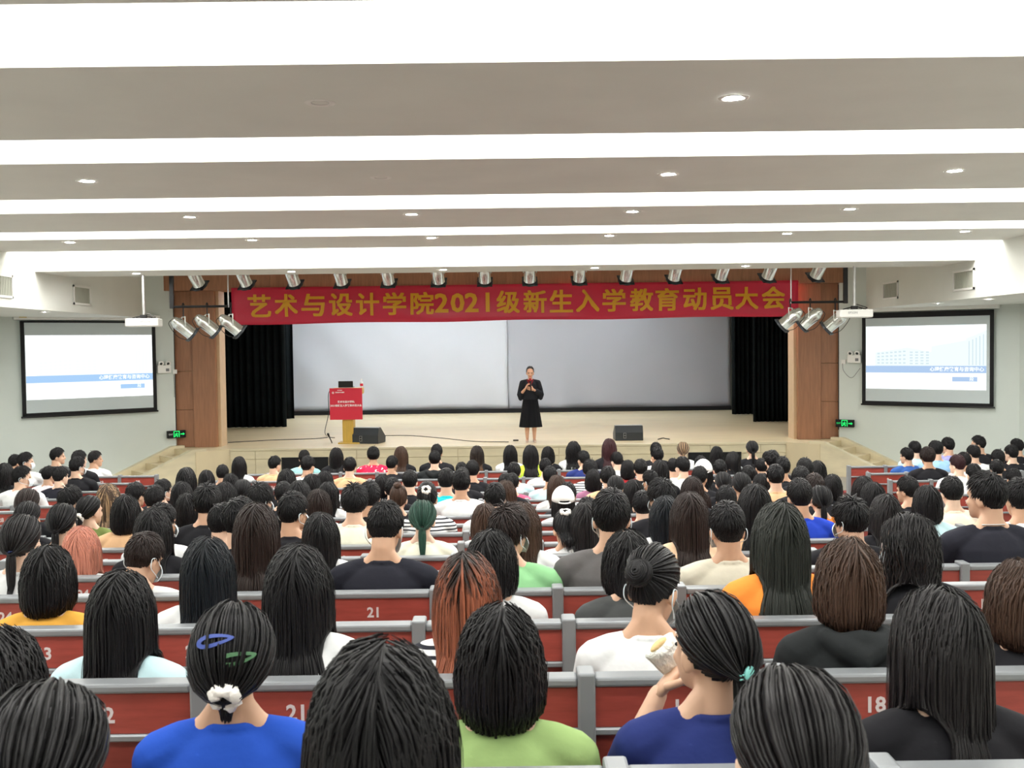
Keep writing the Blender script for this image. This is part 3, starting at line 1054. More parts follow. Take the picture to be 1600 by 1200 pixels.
mp = at(515, 677, LY + 0.1)
e = empty('floor_microphone', (mp.x, LY + 0.1, Z_STAGE))
MB().tube([(0.05, 0, 0.0), (0.03, 0, 0.06), (-0.01, 0, 0.14)], 0.012, 8).build('stem', MT['cable'], e)
MB().tube([(-0.01, 0, 0.14), (-0.035, 0, 0.2)], [0.016, 0.026], 10, True).build('head', MT['black'], e)
tag(e, 'small black microphone standing on the stage left of the lectern', 'microphone')
o = MB().bevel_box((-0.06, -0.03, 0), (0.06, 0.03, 0.03), 0.008).build('black_clip', MT['cable'])
o.location = fl(806, 689) - Vector((0, 0, 0.008))
tag(o, 'small black object on the stage floor left of the speaker feet', 'object')
o = MB().tube(bez([fl(1028, 687), fl(1036, 685.2), fl(1040, 686), fl(1046, 686.8)], 5), 0.012, 5).build('floor_cable', MT['cable'])
tag(o, 'short black cable end on the stage right of the right loudspeaker', 'cable')

# ---------------------------------------------------------------- wedge monitors
for px0, px1, y0, y1, tilt, nm in ((547.5, 593.5, 663.5, 693.5, -12, 'left'), (961.5, 1005, 660, 688.5, 0, 'right')):
    Yw = on_plane((px0 + px1) / 2, y1, (0, 0, Z_STAGE), (0, 0, 1)).y
    a, b = at(px0, y1, Yw), at(px1, y1, Yw)
    h = at((px0 + px1) / 2, y0 + 5, Yw).z - Z_STAGE
    W = (b.x - a.x) / 2 * (0.93 if tilt else 1.0)
    e = empty('floor_monitor', ((a.x + b.x) / 2, Yw, Z_STAGE), R(tilt))
    c = MB()
    prof = [(0.0, 0.0), (0.0, h * 0.55), (0.05, h * 0.97), (0.20, h), (0.52, 0.13), (0.5, 0.0)]
    va = [c.bm.verts.new((-W, y, z)) for y, z in prof]
    vb = [c.bm.verts.new((W, y, z)) for y, z in prof]
    c.bm.faces.new(va)
    c.bm.faces.new(list(reversed(vb)))
    for k in range(len(prof)):
        c.bm.faces.new((va[k], va[(k + 1) % 6], vb[(k + 1) % 6], vb[k]))
    bmesh.ops.bevel(c.bm, geom=c.bm.edges[:], offset=0.008, segments=1, affect='EDGES')
    c.build('cabinet', MT['darkgrey'], e)
    gmat = frame((0, 0, 0), (1, 0, 0), (0, 0.87, 0.5))
    gr = MB()
    for k in range(9):
        t = 0.08 + 0.84 * k / 8
        yy, zz = 0.20 + 0.32 * t, h + (0.13 - h) * t
        gr.box((-W + 0.04, yy - 0.006, zz + 0.004), (W - 0.04, yy + 0.006, zz + 0.014))
    gr.build('grille', MT['steel'], e)
    MB().box((-W + 0.01, 0.052, h * 0.985), (W - 0.01, 0.197, h + 0.004)).build('top_panel', MT['steel'], e)
    jp = MB().box((-0.32 * W - 0.03, -0.012, 0.05), (-0.32 * W + 0.03, 0.0, 0.17)).build('jack_plate', MT['greyplastic'], e)
    for zz in (0.085, 0.14):
        MB().lathe([(0.0, 0.0), (0.02, 0.0), (0.02, 0.006), (0, 0.006)], frame((-0.32 * W, -0.013, zz), (1, 0, 0), (0, -1, 0)), 12).build('jack_socket', MT['dark'], jp)
    tag(e, f'black wedge loudspeaker on the stage, ' + ('beside the lectern' if nm == 'left' else 'right of the standing speaker'), 'loudspeaker')

# ================================================================ SEATING
SEAT_W = 0.543
X21 = (at(465, 1110, row_y(1)).x + at(588, 950, row_y(3)).x) / 2      # centre of the seats numbered 21


def seat_meshes():
    w = SEAT_W / 2
    d = {}
    d['top_rail'] = (MB().bevel_box((-w + 0.024, -0.048, 0.822), (w - 0.024, 0.02, 0.85), 0.008), 'rail')
    d['back_panel'] = (MB().bevel_box((-w + 0.022, -0.036, 0.704), (w - 0.022, 0.008, 0.823), 0.003, seg=1), 'redwood')
    d['lower_rail'] = (MB().bevel_box((-w + 0.022, -0.046, 0.685), (w - 0.022, 0.012, 0.705), 0.004, seg=1), 'rail')
    d['lower_panel'] = (MB().box((-w + 0.02, -0.004, 0.36), (w - 0.02, 0.014, 0.69)), 'redwood')
    d['cushion'] = (MB().bevel_box((-w + 0.04, 0.05, 0.36), (w - 0.04, 0.44, 0.43), 0.02), 'cushion')
    d['post'] = (MB().bevel_box((-0.025, -0.056, 0.0), (0.025, 0.03, 0.864), 0.007).box((-0.03, -0.07, 0.0), (0.03, 0.2, 0.02)), 'rail')
    out = {}
    for k, (m, mat) in d.items():
        me = m.mesh(k)
        me.materials.append(MT[mat])
        out[k] = me
    return out


SEAT = seat_meshes()
NUM = {}


def seat_number(k):
    if k not in NUM:
        me = text_mesh(str(k), 0.062, 0.0006, 0.0016, MT['number'])
        NUM[k] = me
    return NUM[k]


def auditorium_seat(x, n, number, label, last=False, num_x=0.0):
    e = empty('auditorium_seat', (x, row_y(n), row_floor(n)))
    for nm in ('top_rail', 'back_panel', 'lower_rail', 'lower_panel', 'cushion'):
        o = link(nm, SEAT[nm], None, e)
        if nm == 'back_panel' and number:
            t = link('seat_number', seat_number(number), None, o)
            t.matrix_local = frame((num_x, -0.0368, 0.757), (1, 0, 0), (0, -1, 0))
    link('post', SEAT['post'], None, e).location = (-SEAT_W / 2, 0, 0)
    if last:
        link('post', SEAT['post'], None, e).location = (SEAT_W / 2, 0, 0)
    tag(e, label, 'seat', 'red auditorium seats')
    return e


def in_frame(x, n):
    Y = row_y(n)
    px = 800 + (x - 0.0044 * Y) * F_PX / Y
    m = 0.35 * F_PX / Y
    return -m < px < 1600 + m



# ================================================================ PEOPLE: bodies, clothes, hair
def remesh(mb, voxel, it=4, ratio=0.4, name='body', fac=0.5):
    me = mb.mesh(name)
    o = bpy.data.objects.new('tmp', me)
    COL.objects.link(o)
    r = o.modifiers.new('r', 'REMESH')
    r.mode = 'VOXEL'
    r.voxel_size = voxel
    s = o.modifiers.new('s', 'SMOOTH')
    s.iterations = it
    s.factor = fac
    if ratio < 1:
        d = o.modifiers.new('d', 'DECIMATE')
        d.ratio = ratio
    bpy.context.view_layer.update()
    out = bpy.data.meshes.new_from_object(o.evaluated_get(bpy.context.evaluated_depsgraph_get()))
    bpy.data.objects.remove(o)
    bpy.data.meshes.remove(me)
    out.name = name
    out.polygons.foreach_set('use_smooth', [True] * len(out.polygons))
    return out


def ellipsoid(mb, c, rad, mat=None):
    m = Matrix.Translation(c) @ Matrix.Diagonal((*rad, 1))
    if mat is not None:
        m = mat @ m
    bmesh.ops.create_uvsphere(mb.bm, u_segments=16, v_segments=10, radius=1.0, matrix=m)


PIV = Vector((0, 0.005, 0.60))


def head_matrix(pitch, yaw):
    return Matrix.Translation(PIV) @ Matrix.Rotation(R(yaw), 4, 'Z') @ Matrix.Rotation(R(-pitch), 4, 'X')


def add_head(mb, hm):
    def E(c, r, rot=None):
        m = hm @ Matrix.Translation(c)
        if rot is not None:
            m = m @ rot
        bmesh.ops.create_uvsphere(mb.bm, u_segments=18, v_segments=12, radius=1.0, matrix=m @ Matrix.Diagonal((*r, 1)))
    E((0, 0.008, 0.135), (0.073, 0.092, 0.104))
    E((0, 0.045, 0.085), (0.060, 0.058, 0.085))
    E((0, 0.060, 0.045), (0.044, 0.045, 0.045))
    E((0, 0.082, 0.018), (0.026, 0.022, 0.02))
    E((0, 0.092, 0.132), (0.05, 0.014, 0.014))
    E((0.03, 0.082, 0.082), (0.022, 0.02, 0.024))
    E((-0.03, 0.082, 0.082), (0.022, 0.02, 0.024))
    E((0, 0.112, 0.082), (0.015, 0.018, 0.013))
    E((0, 0.103, 0.103), (0.010, 0.014, 0.028), Matrix.Rotation(R(18), 4, 'X'))
    E((0, 0.100, 0.048), (0.022, 0.010, 0.007))
    E((0, 0.098, 0.038), (0.018, 0.010, 0.007))
    for s in (-1, 1):
        E((s * 0.077, -0.004, 0.098), (0.008, 0.021, 0.032), Matrix.Rotation(R(s * -22), 4, 'Z') @ Matrix.Rotation(R(-12), 4, 'X'))
        E((s * 0.074, 0.0, 0.078), (0.008, 0.012, 0.016))


def neck(mb, hm, r=0.052):
    a = Vector((0, -0.012, 0.53))
    b = hm @ Vector((0, -0.018, 0.02))
    c = hm @ Vector((0, -0.012, 0.09))
    mb.tube([a, (a + b) / 2, b, c], [r * 1.12, r, r, r * 0.98], 14, True)


def arm_joints(s, k, raised=False):
    sh = Vector((s * 0.178 * k, -0.008, 0.485))
    if raised:
        return sh, Vector((s * 0.215, 0.15, 0.33)), Vector((s * 0.105, 0.20, 0.545))
    return sh, Vector((s * 0.222 * k, 0.09, 0.255)), Vector((s * 0.10, 0.33, 0.215))


def torso_rings(k, g):
    T = [(0.0, 0.0, 0.145, 0.115), (0.0, 0.07, 0.165, 0.125), (-0.008, 0.17, 0.143, 0.106), (-0.018, 0.29, 0.147 * k, 0.105),
         (-0.020, 0.39, 0.163 * k, 0.110), (-0.018, 0.46, 0.168 * k, 0.102), (-0.014, 0.515, 0.140 * k, 0.084), (-0.010, 0.552, 0.085, 0.066)]
    return [((0, y, z), (rx + g, 0, 0), (0, ry + g, 0)) for y, z, rx, ry in T]


def hand_mesh(mb, wrist, dirv, palm_n, s):
    """palm and five separate bent fingers; dirv: way of the fingers, palm_n: out of the palm"""
    d = Vector(dirv).normalized()
    n = Vector(palm_n)
    n = (n - d * n.dot(d)).normalized()
    side = d.cross(n) * s                       # towards the thumb
    w = Vector(wrist)
    mb.loft([(w - d * 0.01, side * 0.024, n * 0.018), (w + d * 0.03, side * 0.034, n * 0.016), (w + d * 0.07, side * 0.040, n * 0.014), (w + d * 0.09, side * 0.036, n * 0.010)])
    for f, (o, L) in enumerate(((0.030, 0.066), (0.010, 0.075), (-0.010, 0.070), (-0.029, 0.054))):
        b = w + d * 0.082 + side * o
        k1 = b + d * L * 0.45 + n * 0.006
        k2 = k1 + d * L * 0.30 + n * L * 0.22
        tip = k2 + d * L * 0.12 + n * L * 0.28
        mb.tube([b - d * 0.01, k1, k2, tip], [0.009, 0.0088, 0.0078, 0.0065], 7, True)
    t0 = w + d * 0.025 + side * 0.028
    mb.tube([t0, t0 + side * 0.028 + d * 0.025 + n * 0.01, t0 + side * 0.036 + d * 0.055 + n * 0.022], [0.012, 0.0105, 0.008], 7, True)


BODY = {}


def body_mesh(k, pitch, yaw, raised=0):
    key = (k, pitch, yaw, raised)
    if key in BODY:
        return BODY[key]
    mb = MB()
    hm = head_matrix(pitch, yaw)
    mb.loft(torso_rings(k, 0.0))
    neck(mb, hm, 0.050 if k < 1.05 else 0.057)
    add_head(mb, hm)
    for s in (-1, 1):
        sh, el, wr = arm_joints(s, k, raised and s == -1)
        mb.tube([(s * 0.06, -0.014, 0.515), (s * 0.12 * k, -0.012, 0.505), sh], [0.05, 0.056, 0.054], 12, True)
        mb.tube([(s * 0.028, -0.022, 0.615), (s * 0.055, -0.022, 0.565), (s * 0.11 * k, -0.018, 0.525)], [0.026, 0.034, 0.036], 10, True)
        mb.tube([sh, sh.lerp(el, 0.5), el, el.lerp(wr, 0.4), wr], [0.050, 0.043, 0.036, 0.036, 0.025], 12, True)
        mb.tube([(s * 0.085, 0.02, 0.075), (s * 0.10, 0.22, 0.09), (s * 0.11, 0.42, 0.085)], [0.086, 0.076, 0.058], 12, True)
        mb.tube([(s * 0.11, 0.42, 0.08), (s * 0.11, 0.425, -0.10), (s * 0.11, 0.43, -0.35)], [0.056, 0.052, 0.036], 12, True)
        mb.tube([(s * 0.11, 0.41, -0.385), (s * 0.115, 0.50, -0.395), (s * 0.12, 0.60, -0.405)], [0.034, 0.034, 0.024], 10, True)
    me = remesh(mb, 0.0078, 5, 0.38, 'body')
    h = MB()
    for s in (-1, 1):
        sh, el, wr = arm_joints(s, k, raised and s == -1)
        d = (wr - el).normalized()
        if raised and s == -1:
            hand_mesh(h, wr, d + Vector((0.35, 0.1, 0)), (1, 0.15, 0), -1)
        else:
            hand_mesh(h, wr, d + Vector((-s * 0.1, 0.2, -0.1)), (0, -0.2, -1), s)
    hme = h.mesh('hand', True)
    b = bmesh.new()
    b.from_mesh(me)
    b.from_mesh(hme)
    b.to_mesh(me)
    b.free()
    bpy.data.meshes.remove(hme)
    me.polygons.foreach_set('use_smooth', [True] * len(me.polygons))
    me.materials.append(MAT_SKIN)
    BODY[key] = me
    return me


SHIRT = {}


def shirt_mesh(k, kind, raised=0):
    key = (k, kind, raised)
    if key in SHIRT:
        return SHIRT[key]
    mb = MB()
    mb.loft(torso_rings(k, 0.014))
    for s in (-1, 1):
        sh, el, wr = arm_joints(s, k, raised and s == -1)
        mb.tube([(s * 0.055, -0.014, 0.52), (s * 0.12 * k, -0.012, 0.512), sh], [0.055, 0.062, 0.064], 12, True)
        mb.tube([(s * 0.062, -0.02, 0.553), (s * 0.11 * k, -0.018, 0.533)], [0.036, 0.046], 10, True)
        if kind == 'hoodie' or kind == 'long':
            mb.tube([sh, sh.lerp(el, 0.5), el, el.lerp(wr, 0.5), wr], [0.066, 0.058, 0.052, 0.048, 0.038], 12, True)
        elif kind != 'vest':
            mb.tube([sh, sh.lerp(el, 0.35), sh.lerp(el, 0.66)], [0.064, 0.061, 0.058], 12)
    if kind == 'hoodie':
        mb.tube([(-0.10, 0.02, 0.545), (-0.095, -0.06, 0.55), (-0.05, -0.115, 0.53), (0.0, -0.13, 0.50), (0.05, -0.115, 0.53), (0.095, -0.06, 0.55), (0.10, 0.02, 0.545)],
                [0.022, 0.032, 0.042, 0.05, 0.042, 0.032, 0.022], 10, True)
        mb.tube([(-0.06, -0.10, 0.55), (0, -0.115, 0.56), (0.06, -0.10, 0.55)], [0.026, 0.03, 0.026], 10, True)
    else:
        ring = [(0.070 * math.cos(a), -0.006 + 0.062 * math.sin(a), 0.560 - 0.012 * math.sin(a)) for a in [2 * math.pi * q / 20 for q in range(21)]]
        mb.tube(ring, 0.011, 8)
    # a few soft folds across the back
    rnd = random.Random(hash(kind) % 99 + int(k * 10))
    for q in range(7):
        x, z = rnd.uniform(-0.1, 0.1), rnd.uniform(0.12, 0.42)
        dx, dz = rnd.uniform(-0.07, 0.07), rnd.uniform(-0.09, 0.02)
        yb = -0.122
        mb.tube([(x, yb + 0.006, z), (x + dx * 0.5, yb, z + dz * 0.5), (x + dx, yb + 0.006, z + dz)], [0.004, 0.007, 0.004], 6, True)
    me = remesh(mb, 0.0095, 4, 0.5, 'shirt')
    me.materials.append(MAT_FABRIC)
    SHIRT[key] = me
    return me


def trousers_mesh():
    mb = MB()
    mb.loft([((0, 0, -0.01), (0.15, 0, 0), (0, 0.12, 0)), ((0, 0, 0.08), (0.178, 0, 0), (0, 0.136, 0)), ((0, 0, 0.15), (0.165, 0, 0), (0, 0.128, 0))])
    for s in (-1, 1):
        mb.tube([(s * 0.085, 0.02, 0.075), (s * 0.10, 0.22, 0.09), (s * 0.11, 0.42, 0.085)], [0.096, 0.088, 0.072], 12, True)
        mb.tube([(s * 0.11, 0.42, 0.08), (s * 0.11, 0.425, -0.10), (s * 0.11, 0.43, -0.33)], [0.072, 0.066, 0.060], 12, True)
    me = remesh(mb, 0.013, 3, 0.5, 'trousers')
    me.materials.append(MAT_FABRIC)
    return me


MAT_SKIN = M('skin', (0.6, 0.38, 0.27, 1), 0.5, objcol=True, var=0.05, vscale=12)
MAT_FABRIC = M('fabric', (0.5, 0.5, 0.5, 1), 0.85, spec=0.2, objcol=True, var=0.05, vscale=7, bump=0.25, bscale=9)


def hair_material(name, mode):
    m = bpy.data.materials.new(name)
    m.use_nodes = True
    nt = m.node_tree
    b = nt.nodes['Principled BSDF']
    b.inputs['Roughness'].default_value = 0.42
    b.inputs['Specular IOR Level'].default_value = 0.3
    oi = nt.nodes.new('ShaderNodeObjectInfo')
    a1 = nt.nodes.new('ShaderNodeAttribute')
    a1.attribute_name = 'tint'
    a2 = nt.nodes.new('ShaderNodeAttribute')
    a2.attribute_name = 'along'
    mr = nt.nodes.new('ShaderNodeMapRange')
    mr.inputs['To Min'].default_value = 0.75
    mr.inputs['To Max'].default_value = 1.25
    nt.links.new(a1.outputs['Fac'], mr.inputs['Value'])
    mul = nt.nodes.new('ShaderNodeVectorMath')
    mul.operation = 'MULTIPLY'
    nt.links.new(oi.outputs['Color'], mul.inputs[0])
    nt.links.new(mr.outputs['Result'], mul.inputs[1])
    col = mul.outputs['Vector']
    if mode != 'plain':
        mix = nt.nodes.new('ShaderNodeMix')
        mix.data_type = 'RGBA'
        ramp = nt.nodes.new('ShaderNodeMapRange')
        nt.links.new((a1 if mode == 'streak' else a2).outputs['Fac'], ramp.inputs['Value'])
        lo, hi = {'streak': (0.62, 0.75), 'roots': (0.16, 0.05), 'ombre': (0.35, 0.85), 'tips': (0.75, 1.0)}[mode]
        ramp.inputs['From Min'].default_value = lo
        ramp.inputs['From Max'].default_value = hi
        nt.links.new(ramp.outputs['Result'], mix.inputs['Factor'])
        nt.links.new(col, mix.inputs['A'])
        mix.inputs['B'].default_value = {'streak': srgb(176, 146, 112), 'roots': srgb(40, 32, 28), 'ombre': srgb(128, 88, 56), 'tips': srgb(84, 58, 44)}[mode]
        col = mix.outputs['Result']
    nt.links.new(col, b.inputs['Base Color'])
    return m


HAIR_MAT = {k: hair_material('hair_' + k, k) for k in ('plain', 'streak', 'roots', 'ombre', 'tips')}
HC = np.array((0, 0.008, 0.135))
HA = np.array((0.075, 0.094, 0.106))
TIES = {'P': (0, -0.103, 0.085), 'H': (0, -0.085, 0.195), 'U': (0, -0.100, 0.150), 'T': (0, -0.045, 0.243), 'K': (0, -0.096, 0.062)}


def locks_to_arrays(paths, width, thick, rng, centre):
    """paths: (N, K, 3) centre lines -> vertex/face arrays of flat tapered locks"""
    N, K, _ = paths.shape
    t = np.gradient(paths, axis=1)
    t /= np.linalg.norm(t, axis=2, keepdims=True) + 1e-9
    nn = paths - centre
    nn[:, :, 2] *= 0.25
    nn -= t * np.sum(nn * t, axis=2, keepdims=True)
    nn /= np.linalg.norm(nn, axis=2, keepdims=True) + 1e-9
    s = np.cross(t, nn)
    u = np.linspace(0, 1, K)
    prof = np.clip(np.minimum(0.55 + 3.0 * u, (1 - u) * 2.6 + 0.06), 0.0, 1.0)
    w = (width[:, None] * prof[None, :])[:, :, None]
    h = w * thick
    V = np.stack([paths + s * w, paths + nn * h, paths - s * w], axis=2)      # N,K,3,3
    idx = np.arange(N * K * 3).reshape(N, K, 3)
    fs = []
    for q in range(3):
        q2 = (q + 1) % 3
        fs.append(np.stack([idx[:, :-1, q], idx[:, :-1, q2], idx[:, 1:, q2], idx[:, 1:, q]], axis=-1).reshape(-1, 4))
    tint = np.repeat(rng.random(N), K * 3)
    along = np.tile(np.repeat(u, 3), N)
    return V.reshape(-1, 3), np.concatenate(fs), tint, along


def resample(paths, count, K):
    """paths (S, N, 3) with per-lock valid length count -> (N, K, 3)"""
    S, N, _ = paths.shape
    out = np.zeros((N, K, 3))
    for k in range(K):
        f = (count - 1) * k / (K - 1)
        i0 = np.floor(f).astype(int)
        i1 = np.minimum(i0 + 1, S - 1)
        a = (f - i0)[:, None]
        out[:, k] = paths[i0, np.arange(N)] * (1 - a) + paths[i1, np.arange(N)] * a
    return out


def rotx(deg):
    a = R(deg)
    return np.array(((1, 0, 0), (0, math.cos(a), -math.sin(a)), (0, math.sin(a), math.cos(a))))


def collide(p, off, Rp, body=True):
    q = ((p @ Rp) - HC) / (HA + off[:, None])
    r = np.linalg.norm(q, axis=1)
    ins = r < 1
    if ins.any():
        q[ins] /= r[ins, None]
        p[ins] = (HC + q[ins] * (HA + off[ins, None])) @ Rp.T
    if body:
        for c, rad in (((0, -0.014, -0.30), (0.195, 0.132, 0.30)), ((0, -0.012, 0.0), (0.06, 0.06, 0.16)),
                       ((0.12, -0.012, -0.095), (0.11, 0.078, 0.075)), ((-0.12, -0.012, -0.095), (0.11, 0.078, 0.075))):
            c, rad = np.array(c), np.array(rad) + off[:, None] * 0.6
            q = (p - c) / rad
            r = np.linalg.norm(q, axis=1)
            ins = r < 1
            if ins.any():
                p[ins] = c + (q[ins] / r[ins, None]) * rad[ins]
    return p


HAIR = {}


def hair_mesh(style, pitch, seed):
    key = (style, pitch, seed)
    if key in HAIR:
        return HAIR[key]
    rng = np.random.default_rng(seed * 77 + sum(map(ord, style)) * 13 + int(pitch))
    Rp = rotx(-pitch)
    falling = style in 'BLWC'
    short = style in 'SMF'
    tied = style in TIES
    n0 = {'S': 3400, 'M': 3200, 'F': 3600, 'B': 2300, 'L': 2500, 'W': 2300, 'C': 1900, 'P': 2200, 'H': 2200, 'U': 2200, 'T': 2000, 'K': 2200}[style]
    i = np.arange(n0) + 0.5
    ph = np.arccos(1 - 2 * i / n0)
    th = math.pi * (1 + 5 ** 0.5) * i
    D = np.stack([np.cos(th) * np.sin(ph), np.sin(th) * np.sin(ph), np.cos(ph)], axis=1)
    D += rng.normal(0, 0.015, D.shape)
    D /= np.linalg.norm(D, axis=1, keepdims=True)

    def thr(dy):
        t = -0.06 + 0.95 * dy
        if short:
            t = np.maximum(-0.02 + 0.95 * dy, -0.76 if style != 'F' else -0.66)
        return t
    keep = D[:, 2] > thr(D[:, 1])
    D = D[keep]
    N = len(D)
    if short:
        off = np.full(N, 0.004)
    elif tied:
        off = rng.uniform(0.005, 0.012, N)
    else:
        off = rng.uniform(0.008, 0.024, N)
    p = (HC + D * (HA + off[:, None])) @ Rp.T
    d = np.zeros((N, 3))
    step = 0.011
    paths = [p.copy()]
    count = np.ones(N, int)
    alive = np.ones(N, bool)
    zend = {'B': -0.045, 'L': -0.30, 'W': -0.25, 'C': -0.27}.get(style, 0)
    zl = zend + rng.normal(0, 0.012 if style == 'B' else 0.03, N)
    if style in 'LWC':
        zl += 0.05 * np.abs(rng.normal(0, 1, N)) * (rng.random(N) < 0.35)
    if short:
        base = {'S': 0.046, 'M': 0.068, 'F': 0.042}[style]
        L = base * rng.uniform(0.75, 1.25, N)
        low = np.clip((D[:, 2] + 0.55) / 0.75, 0, 1)
        L *= (0.35 + 0.65 * low) if style != 'F' else (0.16 + 0.84 * low ** 1.6)
        nstep = np.maximum(2, (L / step).astype(int) + 1)
    whorl = np.array((0.12 * (1 if seed % 2 else -1), -0.45, 0.85))
    T = np.array(TIES.get(style, (0, 0, 0)))
    steps = 14 if short else 60
    pd = np.full(N, 9.0)
    for sidx in range(steps):
        loc = (p @ Rp)
        q = (loc - HC) / HA
        rr = np.linalg.norm(q, axis=1)
        n = (q / HA)
        n /= np.linalg.norm(n, axis=1, keepdims=True)
        n = n @ Rp.T
        dirs = q / rr[:, None]
        if short:
            g = dirs - whorl * 0.9
            g = g @ Rp.T
            g += np.array((0, 0, -0.35)) + rng.normal(0, 0.16 if style != 'M' else 0.24, g.shape)
            g -= n * np.sum(g * n, axis=1, keepdims=True)
            g /= np.linalg.norm(g, axis=1, keepdims=True) + 1e-9
            lift = {'S': 0.26, 'M': 0.36, 'F': 0.24}[style] * np.clip(0.45 + dirs[:, 2], 0.12, 1) * (1.0 - sidx / 9.0)
            nd = g + n * lift[:, None]
        elif tied:
            g = (T - loc)
            dist = np.linalg.norm(g, axis=1)
            g = g / (dist[:, None] + 1e-9)
            g = g @ Rp.T
            gt = g - n * np.sum(g * n, axis=1, keepdims=True)
            gt /= np.linalg.norm(gt, axis=1, keepdims=True) + 1e-9
            nd = np.where(dist[:, None] > 0.03, gt, g)
            alive &= (dist > 0.016) & ((dist <= pd + 0.001) | (dist > 0.06))
            pd = np.minimum(pd, dist)
        else:
            sx = np.sign(loc[:, 0] + (0.012 if seed % 2 else -0.012))
            g = np.stack([1.3 * dirs[:, 0] + 0.35 * sx * np.clip(dirs[:, 2], 0, 1), np.where(dirs[:, 1] > 0.1, -0.35, -0.08), -np.ones(N)], axis=1)
            face = (loc[:, 1] > 0.03) & (loc[:, 2] < 0.17)
            g[:, 0] += np.where(face, sx * 1.6, 0)
            g[:, 1] += np.where(face, -0.5, 0)
            near = rr < 1.28
            gt = g - n * np.minimum(0, np.sum(g * n, axis=1, keepdims=True))
            nd = np.where(near[:, None], gt, np.array((0, 0, -1.0)))
            if style == 'W':
                nd = nd + 0.45 * np.stack([np.sin(sidx * 0.55 + D[:, 0] * 9), np.cos(sidx * 0.5 + D[:, 1] * 8), 0 * rr], axis=1)
            if style == 'B':
                tuck = np.clip((0.05 - p[:, 2]) / 0.08, 0, 1)
                nd[:, 0] -= p[:, 0] / 0.09 * tuck * 0.75
                nd[:, 1] -= (p[:, 1] + 0.01) / 0.09 * tuck * 0.6
            nd = nd + rng.normal(0, 0.05, nd.shape)
        nd /= np.linalg.norm(nd, axis=1, keepdims=True) + 1e-9
        d = nd if sidx == 0 else 0.55 * d + 0.45 * nd
        d /= np.linalg.norm(d, axis=1, keepdims=True) + 1e-9
        pn = p + d * step
        if not short:
            pn = collide(pn, off, Rp, falling)
        p = np.where(alive[:, None], pn, p)
        count += alive
        paths.append(p.copy())
        if short:
            alive &= (sidx + 2) < nstep
        elif falling:
            alive &= p[:, 2] > zl
        if not alive.any():
            break
    paths = np.array(paths)
    count = np.minimum(count, len(paths))
    K = 5 if short else (14 if style in 'LWC' else 9)
    P_ = resample(paths, count, K)
    cen = (HC @ Rp.T)
    wd = rng.uniform(0.0022, 0.0046, N) * (1.0 if short else 1.15)
    chunks = [locks_to_arrays(P_, wd, 0.42 if short else 0.35, rng, cen)]
    # tails and buns
    if tied:
        Tw = (T + 0) @ Rp.T
        out = T - HC
        out = (out / np.linalg.norm(out)) @ Rp.T
        if style in 'PHK':
            n2 = 260
            a = rng.random(n2) * 2 * math.pi
            rad = np.sqrt(rng.random(n2))
            s1 = np.array((1.0, 0, 0))
            s2 = np.cross(out, s1)
            cs = (np.cos(a) * rad)[:, None] * s1 + (np.sin(a) * rad)[:, None] * s2
            p = Tw - out * 0.006 + cs * 0.012
            d = np.tile(out + np.array((0, 0, 0.35 if style == 'H' else 0.0)), (n2, 1)) + cs * 0.5
            Lt = rng.uniform(0.8, 1.1, n2) * {'H': 0.27, 'P': 0.21, 'K': 0.065}[style]
            offs = np.full(n2, 0.012)
            tp = [p.copy()]
            for sidx in range(24):
                d = d * 0.72 + np.array((0, 0, -1.0)) * 0.28
                d += -(p - (Tw + out * 0.04))[:, [0, 1, 2]] * np.array((2.2, 0.6, 0)) * (0.5 if sidx > 6 else 0.0)
                dn = d / np.linalg.norm(d, axis=1, keepdims=True)
                p = p + dn * (Lt / 24)[:, None]
                zz = np.clip(p[:, 2], -0.6, 0.06)
                yb = np.where(zz > -0.03, -0.075, -0.075 - 0.065 * np.clip((-0.03 - zz) / 0.10, 0, 1)) - 0.012 * rad
                p[:, 1] = np.where(p[:, 2] < 0.06, np.minimum(p[:, 1], yb), p[:, 1])
                p = collide(p, offs, Rp, False)
                tp.append(p.copy())
            tp = np.array(tp)
            Pt = resample(tp, np.full(n2, len(tp)), 12)
            chunks.append(locks_to_arrays(Pt, rng.uniform(0.003, 0.0055, n2), 0.5, rng, Pt.mean(axis=0).mean(axis=0) + np.array((0, 0.08, 0))))
        else:
            n2 = 240
            bc = Tw + out * 0.022
            rad_b = 0.042 if style == 'U' else 0.034
            ang = np.linspace(0, 1.5 * math.pi, 12)
            s1 = np.cross(out, np.array((0.3, 0.2, 0.9)))
            s1 /= np.linalg.norm(s1)
            s2 = np.cross(out, s1)
            Pb = np.zeros((n2, 12, 3))
            for b in range(n2):
                lat = math.asin(rng.uniform(-0.8, 0.999))
                ph0 = rng.random() * 6.28
                rr_ = rad_b * math.cos(lat) * rng.uniform(0.93, 1.07) + 0.002
                Pb[b] = bc + out * (rad_b * 0.75 * math.sin(lat)) + (np.cos(ang + ph0)[:, None] * s1 + np.sin(ang + ph0)[:, None] * s2) * rr_
            chunks.append(locks_to_arrays(Pb, rng.uniform(0.003, 0.006, n2), 0.5, rng, bc))
    # under-shell over the scalp
    nu, nv = 36, 22
    uu = np.linspace(0, 2 * math.pi, nu, endpoint=False)
    vv = np.linspace(0.001, math.pi * 0.9, nv)
    G = np.stack([np.cos(uu)[None, :] * np.sin(vv)[:, None], np.sin(uu)[None, :] * np.sin(vv)[:, None], np.cos(vv)[:, None] * np.ones((1, nu))], axis=-1)
    sh = (HC + G * (HA + (0.0035 if short else 0.0085))).reshape(-1, 3) @ Rp.T
    gi = np.arange(nu * nv).reshape(nv, nu)
    f = np.stack([gi[:-1], np.roll(gi, -1, 1)[:-1], np.roll(gi, -1, 1)[1:], gi[1:]], axis=-1).reshape(-1, 4)
